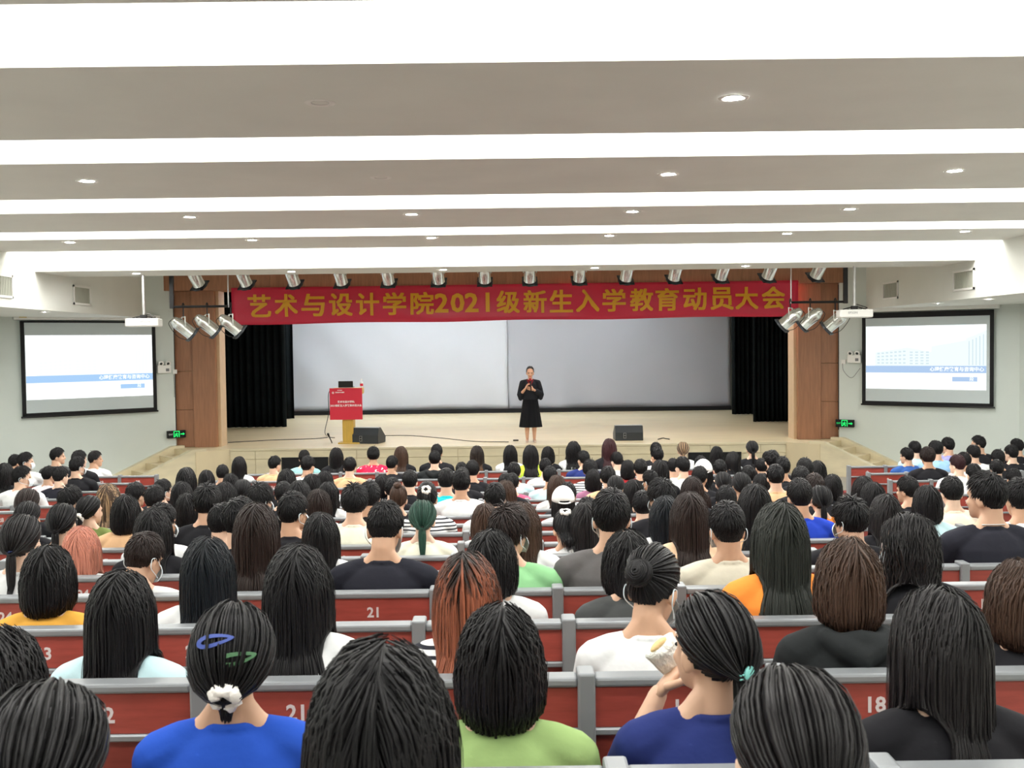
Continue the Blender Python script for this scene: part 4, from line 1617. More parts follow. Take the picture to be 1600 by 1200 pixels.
    gc = G.reshape(-1, 3)[f].mean(axis=1)
    f = f[gc[:, 2] > thr(gc[:, 1]) + (0.05 if not short else 0.02)]
    chunks.append((sh, f, np.full(len(sh), 0.3), np.zeros(len(sh))))
    vs, fs, ti, al = [], [], [], []
    base = 0
    for v, f, t, a in chunks:
        vs.append(v)
        fs.append(f + base)
        ti.append(t)
        al.append(a)
        base += len(v)
    vs, fs = np.concatenate(vs), np.concatenate(fs)
    me = bpy.data.meshes.new('hair')
    me.vertices.add(len(vs))
    me.vertices.foreach_set('co', vs.astype(np.float32).ravel())
    me.loops.add(len(fs) * 4)
    me.polygons.add(len(fs))
    me.loops.foreach_set('vertex_index', fs.astype(np.int32).ravel())
    me.polygons.foreach_set('loop_start', np.arange(0, len(fs) * 4, 4, dtype=np.int32))
    me.polygons.foreach_set('loop_total', np.full(len(fs), 4, dtype=np.int32))
    me.polygons.foreach_set('use_smooth', np.ones(len(fs), bool))
    me.update(calc_edges=True)
    for nm, arr in (('tint', np.concatenate(ti)), ('along', np.concatenate(al))):
        at_ = me.attributes.new(nm, 'FLOAT', 'POINT')
        at_.data.foreach_set('value', arr.astype(np.float32))
    me.materials.append(HAIR_MAT['plain'])
    HAIR[key] = me
    return me


# small worn things, all in head space (origin = head pivot)
def mask_mesh():
    m = MB()
    g = []
    for j in range(7):
        v = j / 6
        row = []
        for i in range(13):
            u = (i / 12 - 0.5) * 2
            a = u * 1.15
            bul = 0.012 * math.sin(v * math.pi)
            row.append(m.bm.verts.new(((0.062 + bul) * math.sin(a), 0.045 + (0.068 + bul * 1.4) * math.cos(a) * (0.93 + 0.09 * math.sin(v * 3.1)), 0.008 + 0.092 * v * (1 - 0.12 * abs(u)) + 0.008 * abs(u))))
        g.append(row)
    for j in range(6):
        for i in range(12):
            m.bm.faces.new((g[j][i], g[j][i + 1], g[j + 1][i + 1], g[j + 1][i]))
    for s in (-1, 1):
        m.tube(bez([(s * 0.058, 0.072, 0.088), (s * 0.079, 0.02, 0.118), (s * 0.086, -0.022, 0.118), (s * 0.088, -0.030, 0.095), (s * 0.084, -0.018, 0.068), (s * 0.07, 0.035, 0.045), (s * 0.057, 0.072, 0.03)], 4), 0.0022, 5)
    me = m.mesh('face_mask', True)
    me.materials.append(M('mask_fabric', srgb(222, 234, 240), 0.8))
    return me


def glasses_mesh():
    m = MB()
    for s in (-1, 1):
        ring = [(s * 0.033 + 0.024 * math.cos(a), 0.108 - 0.1 * abs(0.02 * math.cos(a)), 0.110 + 0.020 * math.sin(a)) for a in [2 * math.pi * k / 18 for k in range(19)]]
        m.tube(ring, 0.0022, 5)
        m.tube([(s * 0.057, 0.104, 0.113), (s * 0.078, 0.05, 0.112), (s * 0.083, -0.02, 0.108)], 0.0022, 5)
    m.tube([(-0.010, 0.111, 0.112), (0.010, 0.111, 0.112)], 0.0022, 5)
    me = m.mesh('glasses', True)
    me.materials.append(M('pale_glasses_frame', srgb(225, 205, 200), 0.3))
    return me


def eyes_mesh():
    m = MB()
    for s in (-1, 1):
        ellipsoid(m, (s * 0.031, 0.088, 0.112), (0.013, 0.010, 0.006))
    me = m.mesh('eyes', True)
    me.materials.append(MT['dark'])
    return me


def cap_mesh():
    m = MB()
    bmesh.ops.create_uvsphere(m.bm, u_segments=28, v_segments=18, radius=1.0,
                              matrix=Matrix.Translation(HC) @ Matrix.Rotation(R(6), 4, 'X') @ Matrix.Diagonal((0.113, 0.131, 0.142, 1)))
    low = [f for f in m.bm.faces if f.calc_center_median().z < 0.125 or
           (f.calc_center_median().y < -0.05 and f.calc_center_median().z < 0.155 and abs(f.calc_center_median().x) < 0.045)]
    bmesh.ops.delete(m.bm, geom=low, context='FACES')
    me = m.mesh('cap', True)
    me.materials.append(MT['white'])
    b = MB()
    g = []
    for j in range(4):
        row = []
        for i in range(11):
            a = (i / 10 - 0.5) * 2.0
            r = 1 + 0.55 * j / 3 * math.cos(a)
            row.append(b.bm.verts.new((0.098 * math.sin(a) * (1 + 0.05 * j), 0.008 + 0.112 * math.cos(a) * r, 0.135 - 0.02 * (j / 3) ** 2)))
        g.append(row)
    for j in range(3):
        for i in range(10):
            b.bm.faces.new((g[j][i], g[j][i + 1], g[j + 1][i + 1], g[j + 1][i]))
    br = b.mesh('cap_brim', True)
    br.materials.append(MT['white'])
    s = MB()
    s.tube([(0.055, -0.112, 0.128), (0.027, -0.130, 0.124), (0, -0.134, 0.123), (-0.027, -0.130, 0.124), (-0.055, -0.112, 0.128)], 0.008, 6)
    st = s.mesh('cap_strap', True)
    st.materials.append(MT['white'])
    return me, br, st


def scrunchie_mesh(r, t, seed, lumpy=0.35):
    m = MB()
    rnd = random.Random(seed)
    pts, rad = [], []
    for k in range(25):
        a = 2 * math.pi * k / 24
        pts.append((r * math.cos(a), r * math.sin(a), 0.004 * math.sin(5 * a)))
        rad.append(t * (1 + lumpy * (rnd.random() - 0.5) * 2 * (k not in (0, 24))))
    rad[-1] = rad[0]
    m.tube(pts, rad, 8)
    return m.mesh('hair_tie', True)


def clip_mesh():
    """snap clip: a flat tapered loop"""
    m = MB()
    out, inn = [], []
    for k in range(24):
        a = 2 * math.pi * k / 24
        x = 0.046 * math.cos(a)
        w = 0.0150 - 0.0055 * math.cos(a)
        out.append((x, w * math.sin(a)))
        inn.append((x * 0.72, w * 0.42 * math.sin(a)))
    va = [[m.bm.verts.new((x, y, z - x * x / 0.19 - y * y / 0.25)) for x, y in ring] for ring, z in ((out, 0.003), (inn, 0.003), (inn, -0.001), (out, -0.001))]
    for r in range(4):
        for k in range(24):
            m.bm.faces.new((va[r][k], va[r][(k + 1) % 24], va[(r + 1) % 4][(k + 1) % 24], va[(r + 1) % 4][k]))
    return m.mesh('hair_clip', False)

# ================================================================ PEOPLE: the audience
SKIN = [srgb(222, 184, 158), srgb(210, 170, 143), srgb(228, 194, 170), srgb(202, 160, 131)]
HAIRC = {'black': srgb(19, 18, 20), 'softblack': srgb(30, 28, 29), 'blueblack': srgb(17, 22, 28), 'darkbrown': srgb(40, 29, 26), 'brown': srgb(66, 48, 38),
         'auburn': srgb(138, 80, 58), 'pink': srgb(196, 128, 108), 'green': srgb(40, 72, 60), 'greenblack': srgb(42, 45, 41), 'highlight': srgb(78, 62, 50),
         'ombre': srgb(42, 34, 30), 'wine': srgb(58, 30, 34)}
SHIRTC = {'black': srgb(28, 28, 32), 'ink': srgb(34, 35, 44), 'hoodie': srgb(33, 36, 37), 'blue': srgb(36, 78, 178), 'green': srgb(150, 178, 114), 'navy': srgb(38, 50, 108),
          'pale blue': srgb(186, 216, 222), 'white': srgb(218, 220, 220), 'stripe': srgb(236, 237, 236), 'yellow': srgb(212, 158, 66), 'charcoal': srgb(70, 72, 72),
          'sand': srgb(205, 200, 182), 'mint': srgb(146, 204, 148), 'grey': srgb(98, 96, 96), 'orange': srgb(246, 146, 62), 'beige': srgb(222, 190, 158),
          'cream': srgb(226, 226, 206), 'tan': srgb(212, 172, 132), 'royal': srgb(32, 62, 172), 'ecru': srgb(230, 216, 196), 'olive': srgb(112, 126, 70), 'cyan': srgb(40, 196, 208),
          'floral': srgb(226, 44, 78), 'lime': srgb(190, 220, 70), 'teal': srgb(150, 200, 200), 'pink': srgb(226, 92, 124), 'red': srgb(170, 40, 46), 'plum': srgb(158, 106, 134),
          'pink white': srgb(240, 224, 228), 'denim': srgb(50, 86, 150), 'sky': srgb(150, 190, 226), 'violet': srgb(150, 150, 205)}
TROUSERC = [srgb(36, 38, 48), srgb(60, 74, 104), srgb(24, 24, 26), srgb(120, 112, 100)]


def stripe_material():
    m = M('striped_fabric', srgb(236, 237, 236), 0.85, spec=0.2)
    nt = m.node_tree
    tc = nt.nodes.new('ShaderNodeTexCoord')
    wv = nt.nodes.new('ShaderNodeTexWave')
    wv.bands_direction = 'Z'
    wv.inputs['Scale'].default_value = 11.0
    wv.inputs['Distortion'].default_value = 0.4
    nt.links.new(tc.outputs['Object'], wv.inputs['Vector'])
    cr = nt.nodes.new('ShaderNodeValToRGB')
    cr.color_ramp.interpolation = 'CONSTANT'
    cr.color_ramp.elements[0].color = srgb(236, 237, 236)
    cr.color_ramp.elements[1].color = srgb(40, 42, 50)
    cr.color_ramp.elements[1].position = 0.66
    nt.links.new(wv.outputs['Fac'], cr.inputs['Fac'])
    nt.links.new(cr.outputs['Color'], nt.nodes['Principled BSDF'].inputs['Base Color'])
    return m


def floral_material():
    m = M('floral_fabric', srgb(226, 44, 78), 0.8, spec=0.2)
    nt = m.node_tree
    tc = nt.nodes.new('ShaderNodeTexCoord')
    vo = nt.nodes.new('ShaderNodeTexNoise')
    vo.inputs['Scale'].default_value = 16.0
    vo.inputs['Detail'].default_value = 1.5
    nt.links.new(tc.outputs['Object'], vo.inputs['Vector'])
    cr = nt.nodes.new('ShaderNodeValToRGB')
    cr.color_ramp.interpolation = 'CONSTANT'
    cr.color_ramp.elements[0].color = srgb(228, 40, 78)
    cr.color_ramp.elements[1].color = srgb(246, 226, 226)
    cr.color_ramp.elements[1].position = 0.6
    nt.links.new(vo.outputs['Fac'], cr.inputs['Fac'])
    nt.links.new(cr.outputs['Color'], nt.nodes['Principled BSDF'].inputs['Base Color'])
    return m


MAT_STRIPE = stripe_material()
MAT_FLORAL = floral_material()
MAT_SCRUNCHIE = M('white_satin', srgb(240, 236, 230), 0.5, bump=0.3, bscale=60)
MASK = mask_mesh()
GLASSES = glasses_mesh()
EYES = eyes_mesh()
CAP = cap_mesh()
TROUSERS = trousers_mesh()
TIE_THIN = scrunchie_mesh(0.013, 0.004, 1, 0.1)
TIE_THIN.materials.append(MT['cable'])
TIE_FAT = scrunchie_mesh(0.026, 0.015, 5, 0.35)
TIE_FAT.materials.append(MAT_SCRUNCHIE)
TIE_PALE = scrunchie_mesh(0.014, 0.006, 3, 0.2)
TIE_PALE.materials.append(M('dusty_pink_tie', srgb(178, 156, 152), 0.6))
TIE_NAVY = scrunchie_mesh(0.014, 0.005, 3, 0.2)
TIE_NAVY.materials.append(M('navy_tie', srgb(34, 48, 96), 0.6))
CLIPM = clip_mesh()


def set_mat(o, mat):
    o.material_slots[0].link = 'OBJECT'
    o.material_slots[0].material = mat


def worn(name, me, parent, mat4, mat=None, label=None):
    o = link(name, me, None, parent)
    o.matrix_local = mat4
    if mat is not None:
        if o.material_slots:
            set_mat(o, mat)
        else:
            me.materials.append(mat)
    if label:
        o['label'] = label
    return o


def person(idx, px, top, n, style, hair, shirt, opts, label):
    rnd = random.Random(idx * 17 + 3)
    yaw = 0
    for c, a in (('r', -28), ('R', -62), ('l', 28), ('L', 62)):
        if c in opts:
            yaw = a
    pitch = 40 if 'D' in opts else (18 if 'd' in opts else 0)
    raised = 1 if 'E' in opts else 0
    male = style in 'SMF'
    k = 1.14 if male else 1.0
    Y = row_y(n) + 0.17
    P = at(px, top, Y)
    zf = row_floor(n)
    top_local = {0: 0.862, 18: 0.855, 40: 0.815}[pitch] + (0.014 if style == 'M' else 0.0) + (0.03 if style == 'T' else 0.0) + (0.008 if style == 'C' else 0)
    s = min(1.07, max(0.90, (P.z - zf) / (0.43 + top_local)))
    if male:
        s = min(1.09, s * 1.03)
    z0 = P.z - top_local * s
    b = link('person', body_mesh(k, pitch, yaw, raised), None, None)
    b.location = (P.x - 0.0, Y, z0)
    b.scale = (s, s, s)
    b.rotation_euler = (0, 0, R(rnd.uniform(-5, 5)))
    b.color = SKIN[idx % len(SKIN)]
    tag(b, label, 'person', 'audience in the seats')
    kind = 'hoodie' if shirt == 'hoodie' else ('vest' if shirt in ('cyan', 'olive') else 'tee')
    o = link('shirt', shirt_mesh(k, kind, raised), None, b)
    o.color = SHIRTC[shirt]
    if shirt == 'stripe':
        set_mat(o, MAT_STRIPE)
    if shirt == 'floral':
        set_mat(o, MAT_FLORAL)
    o = link('trousers', TROUSERS, None, b)
    o.color = TROUSERC[idx % len(TROUSERC)]
    hv = {'S': 4, 'M': 2, 'F': 1, 'B': 2, 'L': 3, 'P': 2}.get(style, 1)
    near = n <= 2
    h = link('hair', hair_mesh(style, pitch, idx % hv), None, b)
    zr = Matrix.Translation(PIV) @ Matrix.Rotation(R(yaw), 4, 'Z')
    h.matrix_local = zr
    h.color = HAIRC[hair]
    mode = {'highlight': 'streak', 'auburn': 'roots', 'ombre': 'ombre'}.get(hair, 'plain')
    if label.startswith('woman with straight black hair and brown tips'):
        mode = 'tips'
    if mode != 'plain':
        set_mat(h, HAIR_MAT[mode])
    hm = head_matrix(pitch, yaw)
    if style in TIES:
        T = Vector(TIES[style])
        out = (T - Vector(HC)).normalized()
        tm = hm @ frame(T + out * 0.014, (1, 0, 0), out)
        if 'pale hair tie' in label:
            worn('hair_tie', TIE_PALE, h, zr.inverted() @ tm)
        elif 'navy tie' in label:
            worn('hair_tie', TIE_NAVY, h, zr.inverted() @ tm)
        elif 'scrunchie' in label or 'white bow' in label:
            worn('scrunchie', TIE_FAT, h, zr.inverted() @ tm, None, 'white scrunchie')
        elif style in 'PHK':
            worn('hair_tie', TIE_THIN, h, zr.inverted() @ tm)
    if 'blue and green hair clips' in label:
        for nm, dirv, col, rz in (('blue', (-0.22, -0.93, 0.42), srgb(64, 84, 160), 8), ('green', (0.30, -0.96, 0.10), srgb(84, 128, 92), 6)):
            dv = Vector(dirv).normalized()
            pos = Vector(HC) + Vector((dv.x * (HA[0] + 0.033), dv.y * (HA[1] + 0.033), dv.z * (HA[2] + 0.033)))
            cm = CLIPM.copy()
            worn('hair_clip', cm, h, zr.inverted() @ hm @ frame(pos, Matrix.Rotation(R(-rz), 3, 'Y') @ Vector((1, 0, 0)), dv), M('clip_' + nm, col, 0.45), nm + ' snap hair clip')
    if 'turquoise' in label:
        T = Vector(TIES['P'])
        out = Vector((0.25, -1, 0.1)).normalized()
        dm = MB().lathe([(0.0, 0.008), (0.014, 0.0075), (0.021, 0.004), (0.022, 0.0), (0.0, -0.002)], n=24)
        dm.box((-0.036, -0.006, -0.002), (-0.016, -0.003, 0.002)).box((-0.036, 0.003, -0.002), (-0.016, 0.006, 0.002))
        worn('hair_clip', dm.mesh('hair_clip', True), h, zr.inverted() @ hm @ frame(T + Vector((0.012, -0.022, 0.0)), (1, 0, 0), out), M('turquoise_clip', srgb(122, 198, 190), 0.4), 'round turquoise hair clip')
    if style == 'C':
        c = worn('cap', CAP[0], b, hm, None, 'white baseball cap')
        if not c.modifiers:
            c.modifiers.new('solid', 'SOLIDIFY').thickness = 0.003
        worn('cap_brim', CAP[1], c, Matrix())
        worn('cap_strap', CAP[2], c, Matrix())
    if 'm' in opts:
        worn('face_mask', MASK, b, hm, None, 'pale face mask with ear loops')
    if 'g' in opts:
        worn('glasses', GLASSES, b, hm)
    if 'R' in opts or 'L' in opts or 'r' in opts or 'l' in opts:
        worn('eyes', EYES, b, hm)
    if 'black label' in label:
        worn('shirt_label', MB().box((-0.04, -0.006, -0.006), (0.02, 0.0, 0.006)).mesh('shirt_label'), b, Matrix.Translation((-0.045, -0.138, 0.40)), MT['dark'])
    if 'red lettering' in label:
        me = text_mesh('利', 0.11, 0.001, 0.003, M('red_lettering', srgb(240, 60, 60), 0.6))
        worn('shirt_lettering', me, b, frame((0.06, -0.142, 0.36), (1, 0, 0), (0, -1, 0)))
    if 'printed numerals' in label:
        me = text_mesh('13', 0.13, 0.001, 0.001, M('brown_numerals', srgb(96, 84, 74), 0.7))
        worn('shirt_lettering', me, b, frame((-0.02, -0.142, 0.36), (1, 0, 0), (0, -1, 0)))
    if 'pink mark' in label:
        worn('shirt_mark', MB().prism([(-0.02, -0.02), (0.025, -0.02), (0.005, 0.025)], 0.0, 0.002).mesh('shirt_mark'), b, frame((-0.02, -0.140, 0.42), (1, 0, 0), (0, -1, 0)), M('pink_mark', srgb(226, 60, 120), 0.6))
    if 'neck chain' in label:
        ring = [(0.074 * math.cos(a), -0.008 + 0.066 * math.sin(a), 0.578 - 0.010 * math.sin(a)) for a in [2 * math.pi * q / 24 for q in range(25)]]
        worn('neck_chain', MB().tube(ring, 0.003, 6).mesh('neck_chain', True), b, Matrix(), MT['steel'])
    if 'backpack strap' in label or 'bag strap' in label:
        strap = MB().tube([(-0.10, 0.06, 0.50), (-0.105, -0.01, 0.575), (-0.10, -0.10, 0.50), (-0.09, -0.134, 0.38), (-0.085, -0.13, 0.2)], 0.014, 6)
        worn('bag_strap', strap.mesh('bag_strap', True), b, Matrix(), M('strap_fabric', srgb(196, 176, 140) if 'bag strap' in label else srgb(150, 150, 146), 0.8))
    if raised:
        # the wrapped snack is its own thing, held at the mouth
        m = MB()
        m.loft([((0, 0, -0.075), (0.012, 0, 0), (0, 0.004, 0)), ((0, 0, -0.055), (0.034, 0, 0), (0, 0.016, 0)), ((0, 0, 0.0), (0.044, 0, 0), (0, 0.026, 0)), ((0, 0, 0.045), (0.048, 0, 0), (0, 0.028, 0)), ((0, 0, 0.062), (0.052, 0, 0), (0, 0.02, 0))])
        w = empty('wrapped_snack', b.matrix_basis @ Vector((-0.072, 0.225, 0.625)), 0)
        w.scale = (0.85, 0.85, 0.85)
        w.rotation_euler = (R(10), R(-38), R(15))
        mp = m.build('paper_wrapper', M('wrapper_paper', srgb(240, 240, 232), 0.6, var=0.05, vscale=30, bump=0.6, bscale=45), w, True)
        ellip = MB()
        ellipsoid(ellip, (0, 0, 0.064), (0.030, 0.013, 0.010))
        ellip.build('bread', M('bread', srgb(226, 196, 140), 0.8, bump=0.3), w, True)
        tag(w, 'snack in white paper wrapper held by the woman in navy', 'food')
    return b


PEOPLE = [
    (590, 1000, -1, 'L', 'black', 'black', '', 'woman with very large long black hair at the bottom centre, nearest head'),
    (66, 1062, -1, 'P', 'black', 'black', '', 'out of focus dark head in the bottom left corner'),
    (1240, 1037, -1, 'P', 'softblack', 'black', '', 'woman with grey-black hair in low ponytail, pale hair tie, bottom right'),
    (361, 937, 0, 'K', 'black', 'blue', 'u', 'woman in blue T-shirt with blue and green hair clips and white scrunchie'),
    (780, 942, 0, 'B', 'black', 'green', '', 'woman with black bob in light green T-shirt, bottom centre'),
    (1112, 922, 0, 'P', 'black', 'navy', 'lE', 'woman in navy top with turquoise ponytail clip, eating from a wrapper'),
    (1475, 917, 0, 'L', 'softblack', 'black', 'lmg', 'woman with long dark hair, pale glasses and mask at bottom right'),
    (-8, 978, 0, 'B', 'black', 'black', '', 'dark blurred head cut by the left photo edge'),
    (185, 890, 1, 'L', 'black', 'pale blue', '', 'woman with long straight black hair, pale blue top, left of clip wearer'),
    (463, 850, 1, 'L', 'black', 'white', '', 'woman with very long black hair before the seat numbered 21'),
    (728, 862, 1, 'L', 'auburn', 'stripe', '', 'woman with copper red hair in a striped top'),
    (1012, 855, 1, 'U', 'black', 'white', 'mdr', 'woman with dark bun and mask in white T-shirt'),
    (1328, 838, 1, 'B', 'brown', 'hoodie', '', 'woman with shoulder length brown hair in black hoodie'),
    (1596, 872, 1, 'B', 'brown', 'black', '', 'brown haired person in black top at right photo edge'),
    (72, 850, 2, 'B', 'black', 'yellow', '', 'woman with black bob in mustard yellow top at left'),
    (322, 838, 2, 'L', 'blueblack', 'white', '', 'woman with blue-black long hair in white, left of the centre'),
    (766, 826, 2, 'B', 'black', 'white', 'r', 'woman with black bob behind the copper haired woman, white top'),
    (984, 828, 2, 'B', 'black', 'charcoal', 'd', 'woman with black bob in charcoal T-shirt, left of dark bun'),
    (1425, 800, 2, 'W', 'softblack', 'black', 'Lmg', 'woman with wavy half-tied hair, glasses and mask looking left'),
    (598, 780, 3, 'F', 'black', 'ink', 'md', 'man in black T-shirt with bare neck, before seat numbered 21'),
    (398, 785, 3, 'L', 'darkbrown', 'black', '', 'woman with long dark brown hair in black sleeveless top'),
    (213, 830, 3, 'S', 'darkbrown', 'white', 'rmd', 'short haired person in white ruffled collar with mask, looking right'),
    (33, 802, 3, 'P', 'softblack', 'white', '', 'woman with low ponytail and navy tie at the left edge'),
    (1137, 780, 3, 'F', 'black', 'sand', 'm', 'man with short black hair in sand coloured T-shirt'),
    (793, 782, 3, 'M', 'darkbrown', 'mint', 'mr', 'man with fluffy brown hair in mint green T-shirt'),
    (955, 760, 3, 'S', 'black', 'grey', 'm', 'man with short black hair in dark grey T-shirt'),
    (1220, 783, 2, 'L', 'greenblack', 'orange', '', 'woman with long greenish-black hair in orange top'),
    (125, 822, 4, 'L', 'pink', 'white', '', 'woman with pink dyed hair at left'),
    (1078, 768, 4, 'L', 'darkbrown', 'beige', '', 'woman with long dark brown hair in sheer beige blouse'),
    (1545, 733, 4, 'S', 'black', 'ink', 'l', 'tall man in black T-shirt with neck chain at right'),
    (815, 784, 4, 'L', 'brown', 'white', '', 'woman with long brown hair right of mint green shirt'),
    (915, 784, 5, 'L', 'softblack', 'white', '', 'woman with long straight grey-black hair and backpack strap in white'),
    (1331, 771, 4, 'M', 'black', 'black', 'ml', 'man with thick tousled black hair and mask at right'),
    (500, 800, 4, 'L', 'black', 'white', '', 'woman with straight black hair and brown tips in white'),
    (660, 780, 5, 'P', 'green', 'cream', '', 'woman with dark green dyed hair in low ponytail'),
    (885, 803, 5, 'H', 'black', 'white', 'D', 'woman bending forward with high ponytail and white scrunchie'),
    (97, 785, 5, 'P', 'black', 'black', '', 'woman with low side ponytail behind the pink haired woman'),
    (1040, 774, 5, 'L', 'blueblack', 'white', '', 'woman with blue-black straight hair left of the sheer blouse'),
    (1180, 755, 5, 'L', 'black', 'tan', '', 'tall woman with long black hair, tan top, behind sand T-shirt man'),
    (250, 784, 5, 'S', 'black', 'white', 'rm', 'person in white T-shirt and blue mask looking right, left side'),
    (345, 784, 5, 'S', 'black', 'black', 'rm', 'person with short hair and white ear loop looking right, left side'),
    (1385, 771, 5, 'L', 'softblack', 'black', '', 'woman with long dark hair behind wavy haired glasses wearer'),
    (1450, 757, 6, 'B', 'black', 'pale blue', '', 'woman with long black bob in pale blue at right'),
    (1595, 744, 5, 'S', 'black', 'white', '', 'man with short hair at right edge behind the tall man'),
    (553, 752, 6, 'M', 'black', 'cream', '', 'man with thick black hair in cream T-shirt with black label'),
    (456, 788, 6, 'P', 'black', 'black', 'rm', 'woman with low ponytail and mask left of brown tips woman'),
    (758, 786, 6, 'L', 'brown', 'white', '', 'woman with brown hair half hidden by the mint shirt man'),
    (1250, 745, 6, 'F', 'black', 'royal', '', 'man with faded haircut in royal blue jersey'),
    (405, 751, 7, 'M', 'black', 'black', 'rm', 'man with curly dark hair and mask, left centre'),
    (1035, 743, 6, 'M', 'black', 'black', 'lm', 'man with tousled hair and red ear in black jacket'),
    (1488, 742, 7, 'S', 'black', 'ecru', '', 'man with black hair in ecru T-shirt at right'),
    (43, 782, 6, 'P', 'black', 'black', '', 'dark haired woman near left edge, behind the navy tie ponytail'),
    (195, 772, 6, 'B', 'black', 'tan', '', 'woman with black bob in tan top, left side'),
    (322, 752, 6, 'M', 'black', 'black', '', 'man with bushy black hair left of curly man'),
    (237, 793, 4, 'L', 'black', 'black', '', 'long black hair in front of the white T-shirt with blue mask'),
    (667, 752, 7, 'H', 'black', 'stripe', '', 'woman with high ponytail, white scrunchie and striped shirt'),
    (140, 773, 7, 'P', 'black', 'olive', 'r', 'woman with white bow in hair and olive vest'),
    (168, 755, 8, 'L', 'highlight', 'black', '', 'woman with blond streaked long hair at left'),
    (880, 760, 8, 'C', 'black', 'white', '', 'woman in white baseball cap and white top'),
    (720, 732, 9, 'S', 'black', 'white', '', 'man with neat black hair in white T-shirt at centre'),
    (697, 730, 10, 'S', 'black', 'cyan', '', 'person in bright cyan vest with bag strap'),
    (622, 752, 8, 'T', 'brown', 'black', '', 'woman with brown top bun left of the green hair'),
    (640, 733, 11, 'F', 'black', 'black', '', 'man with shaved nape in black shirt behind the top bun'),
    (583, 696, 16, 'M', 'black', 'floral', '', 'man in red floral shirt in the front row'),
    (626, 697, 16, 'L', 'brown', 'black', '', 'woman with brown hair and printed black top in front row'),
    (745, 696, 16, 'L', 'ombre', 'black', '', 'woman with ombre hair and red lettering on black shirt, front row'),
    (679, 703, 15, 'F', 'black', 'hoodie', '', 'man in black hoodie between brown and ombre long hair'),
    (682, 693, 16, 'S', 'black', 'black', '', 'dark head rising behind the man in black hoodie in the front row'),
    (797, 695, 16, 'L', 'black', 'white', '', 'woman with long black hair in white, left of the lime green sleeve'),
    (829, 695, 15, 'L', 'black', 'lime', '', 'woman with long hair and lime green sleeve, front row'),
    (856, 697, 16, 'B', 'black', 'black', '', 'black haired head just right of the woman with lime green sleeve'),
    (896, 689, 16, 'W', 'black', 'white', '', 'woman with wavy black hair in white, front row'),
    (952, 685, 16, 'L', 'wine', 'black', '', 'woman with long wine red hair by the right loudspeaker'),
    (1025, 690, 16, 'S', 'black', 'black', '', 'black haired head in the front row right of the right loudspeaker'),
    (1067, 690, 16, 'P', 'highlight', 'white', '', 'woman with braided brown hair in white sleeveless top, front row'),
    (1120, 697, 16, 'L', 'black', 'black', '', 'long dark hair in front of the right black stage opening'),
    (1175, 688, 16, 'P', 'black', 'black', '', 'woman with ponytail in black jacket, front row right'),
    (525, 699, 16, 'L', 'black', 'black', '', 'long black hair and patterned black jacket in front of left stage opening'),
    (475, 702, 16, 'S', 'black', 'teal', '', 'person in white and teal jacket in the front row'),
    (373, 713, 15, 'L', 'black', 'white', '', 'leftmost woman with long black hair in the front row'),
    (428, 711, 15, 'S', 'black', 'tan', 'r', 'short haired person in tan top, left end below the lectern, facing right'),
    (480, 711, 14, 'S', 'black', 'white', 'r', 'short haired person with bare neck in front of the left black stage opening'),
    (546, 713, 14, 'S', 'black', 'tan', '', 'short dark hair and bare neck left of the red floral shirt'),
    (612, 711, 15, 'S', 'black', 'black', 'r', 'black haired person right of the red floral shirt, turned right'),
    (721, 721, 14, 'S', 'black', 'black', '', 'left of two close dark heads behind the ombre haired woman'),
    (738, 718, 13, 'S', 'black', 'black', '', 'right of two close dark heads behind the ombre haired woman'),
    (852, 715, 14, 'S', 'black', 'white', '', 'dark haired person in white T-shirt right of the empty red seats'),
    (859, 727, 12, 'S', 'black', 'pale blue', '', 'short dark hair and pale blue shirt above the white cap'),
    (803, 721, 13, 'S', 'black', 'pale blue', '', 'dark head at left above the pale blue and pink shirts'),
    (800, 738, 12, 'S', 'black', 'pink', '', 'person in pink shirt left of the pale blue shirts'),
    (870, 742, 10, 'L', 'brown', 'white', '', 'long brown hair left of the white baseball cap'),
    (887, 752, 9, 'S', 'black', 'black', '', 'dark head directly behind the white baseball cap'),
    (912, 703, 15, 'S', 'black', 'navy', 'l', 'man with ear showing left of the long wine red hair'),
    (922, 716, 13, 'M', 'black', 'stripe', '', 'person in striped shirt below the long wine red hair'),
    (964, 705, 15, 'S', 'black', 'white', 'l', 'man with white collar and ear showing, right of the long wine red hair'),
    (981, 718, 14, 'B', 'black', 'red', '', 'dark bob with red collar right of the white collared man'),
    (1001, 716, 13, 'S', 'black', 'black', '', 'short dark hair with ear showing, right of the dark bob with red collar'),
    (927, 732, 12, 'B', 'black', 'plum', '', 'woman with black bob and plum coloured hood'),
    (950, 727, 11, 'S', 'black', 'tan', '', 'broad dark head with tan neck right of the plum hood'),
    (962, 742, 10, 'P', 'black', 'black', '', 'dark head with small sparkling hair clip, right of the plum hood'),
    (990, 748, 9, 'B', 'black', 'black', '', 'smooth dark head right of the sparkling hair clip'),
    (918, 775, 7, 'S', 'black', 'black', '', 'dark head right of and below the white baseball cap'),
    (1004, 765, 7, 'S', 'black', 'white', '', 'dark head with white collar left of the red eared man'),
    (1027, 697, 15, 'S', 'black', 'white', 'l', 'nearer of two overlapping dark heads right of the right loudspeaker'),
    (1031, 718, 12, 'L', 'black', 'black', '', 'long dark hair below the two overlapping heads by the right loudspeaker'),
    (1052, 715, 14, 'S', 'black', 'white', '', 'left of two adjoining short dark heads below the braided brown hair'),
    (1067, 712, 13, 'S', 'black', 'white', 'l', 'right of two adjoining short dark heads below the braided brown hair'),
    (1017, 733, 11, 'S', 'black', 'black', 'lm', 'short dark hair behind the red eared man, mask strap showing'),
    (1099, 718, 12, 'C', 'black', 'black', '', 'person in white cap in front of the right black stage opening'),
    (1095, 711, 14, 'S', 'black', 'black', '', 'grey-black head just behind the white cap on the right'),
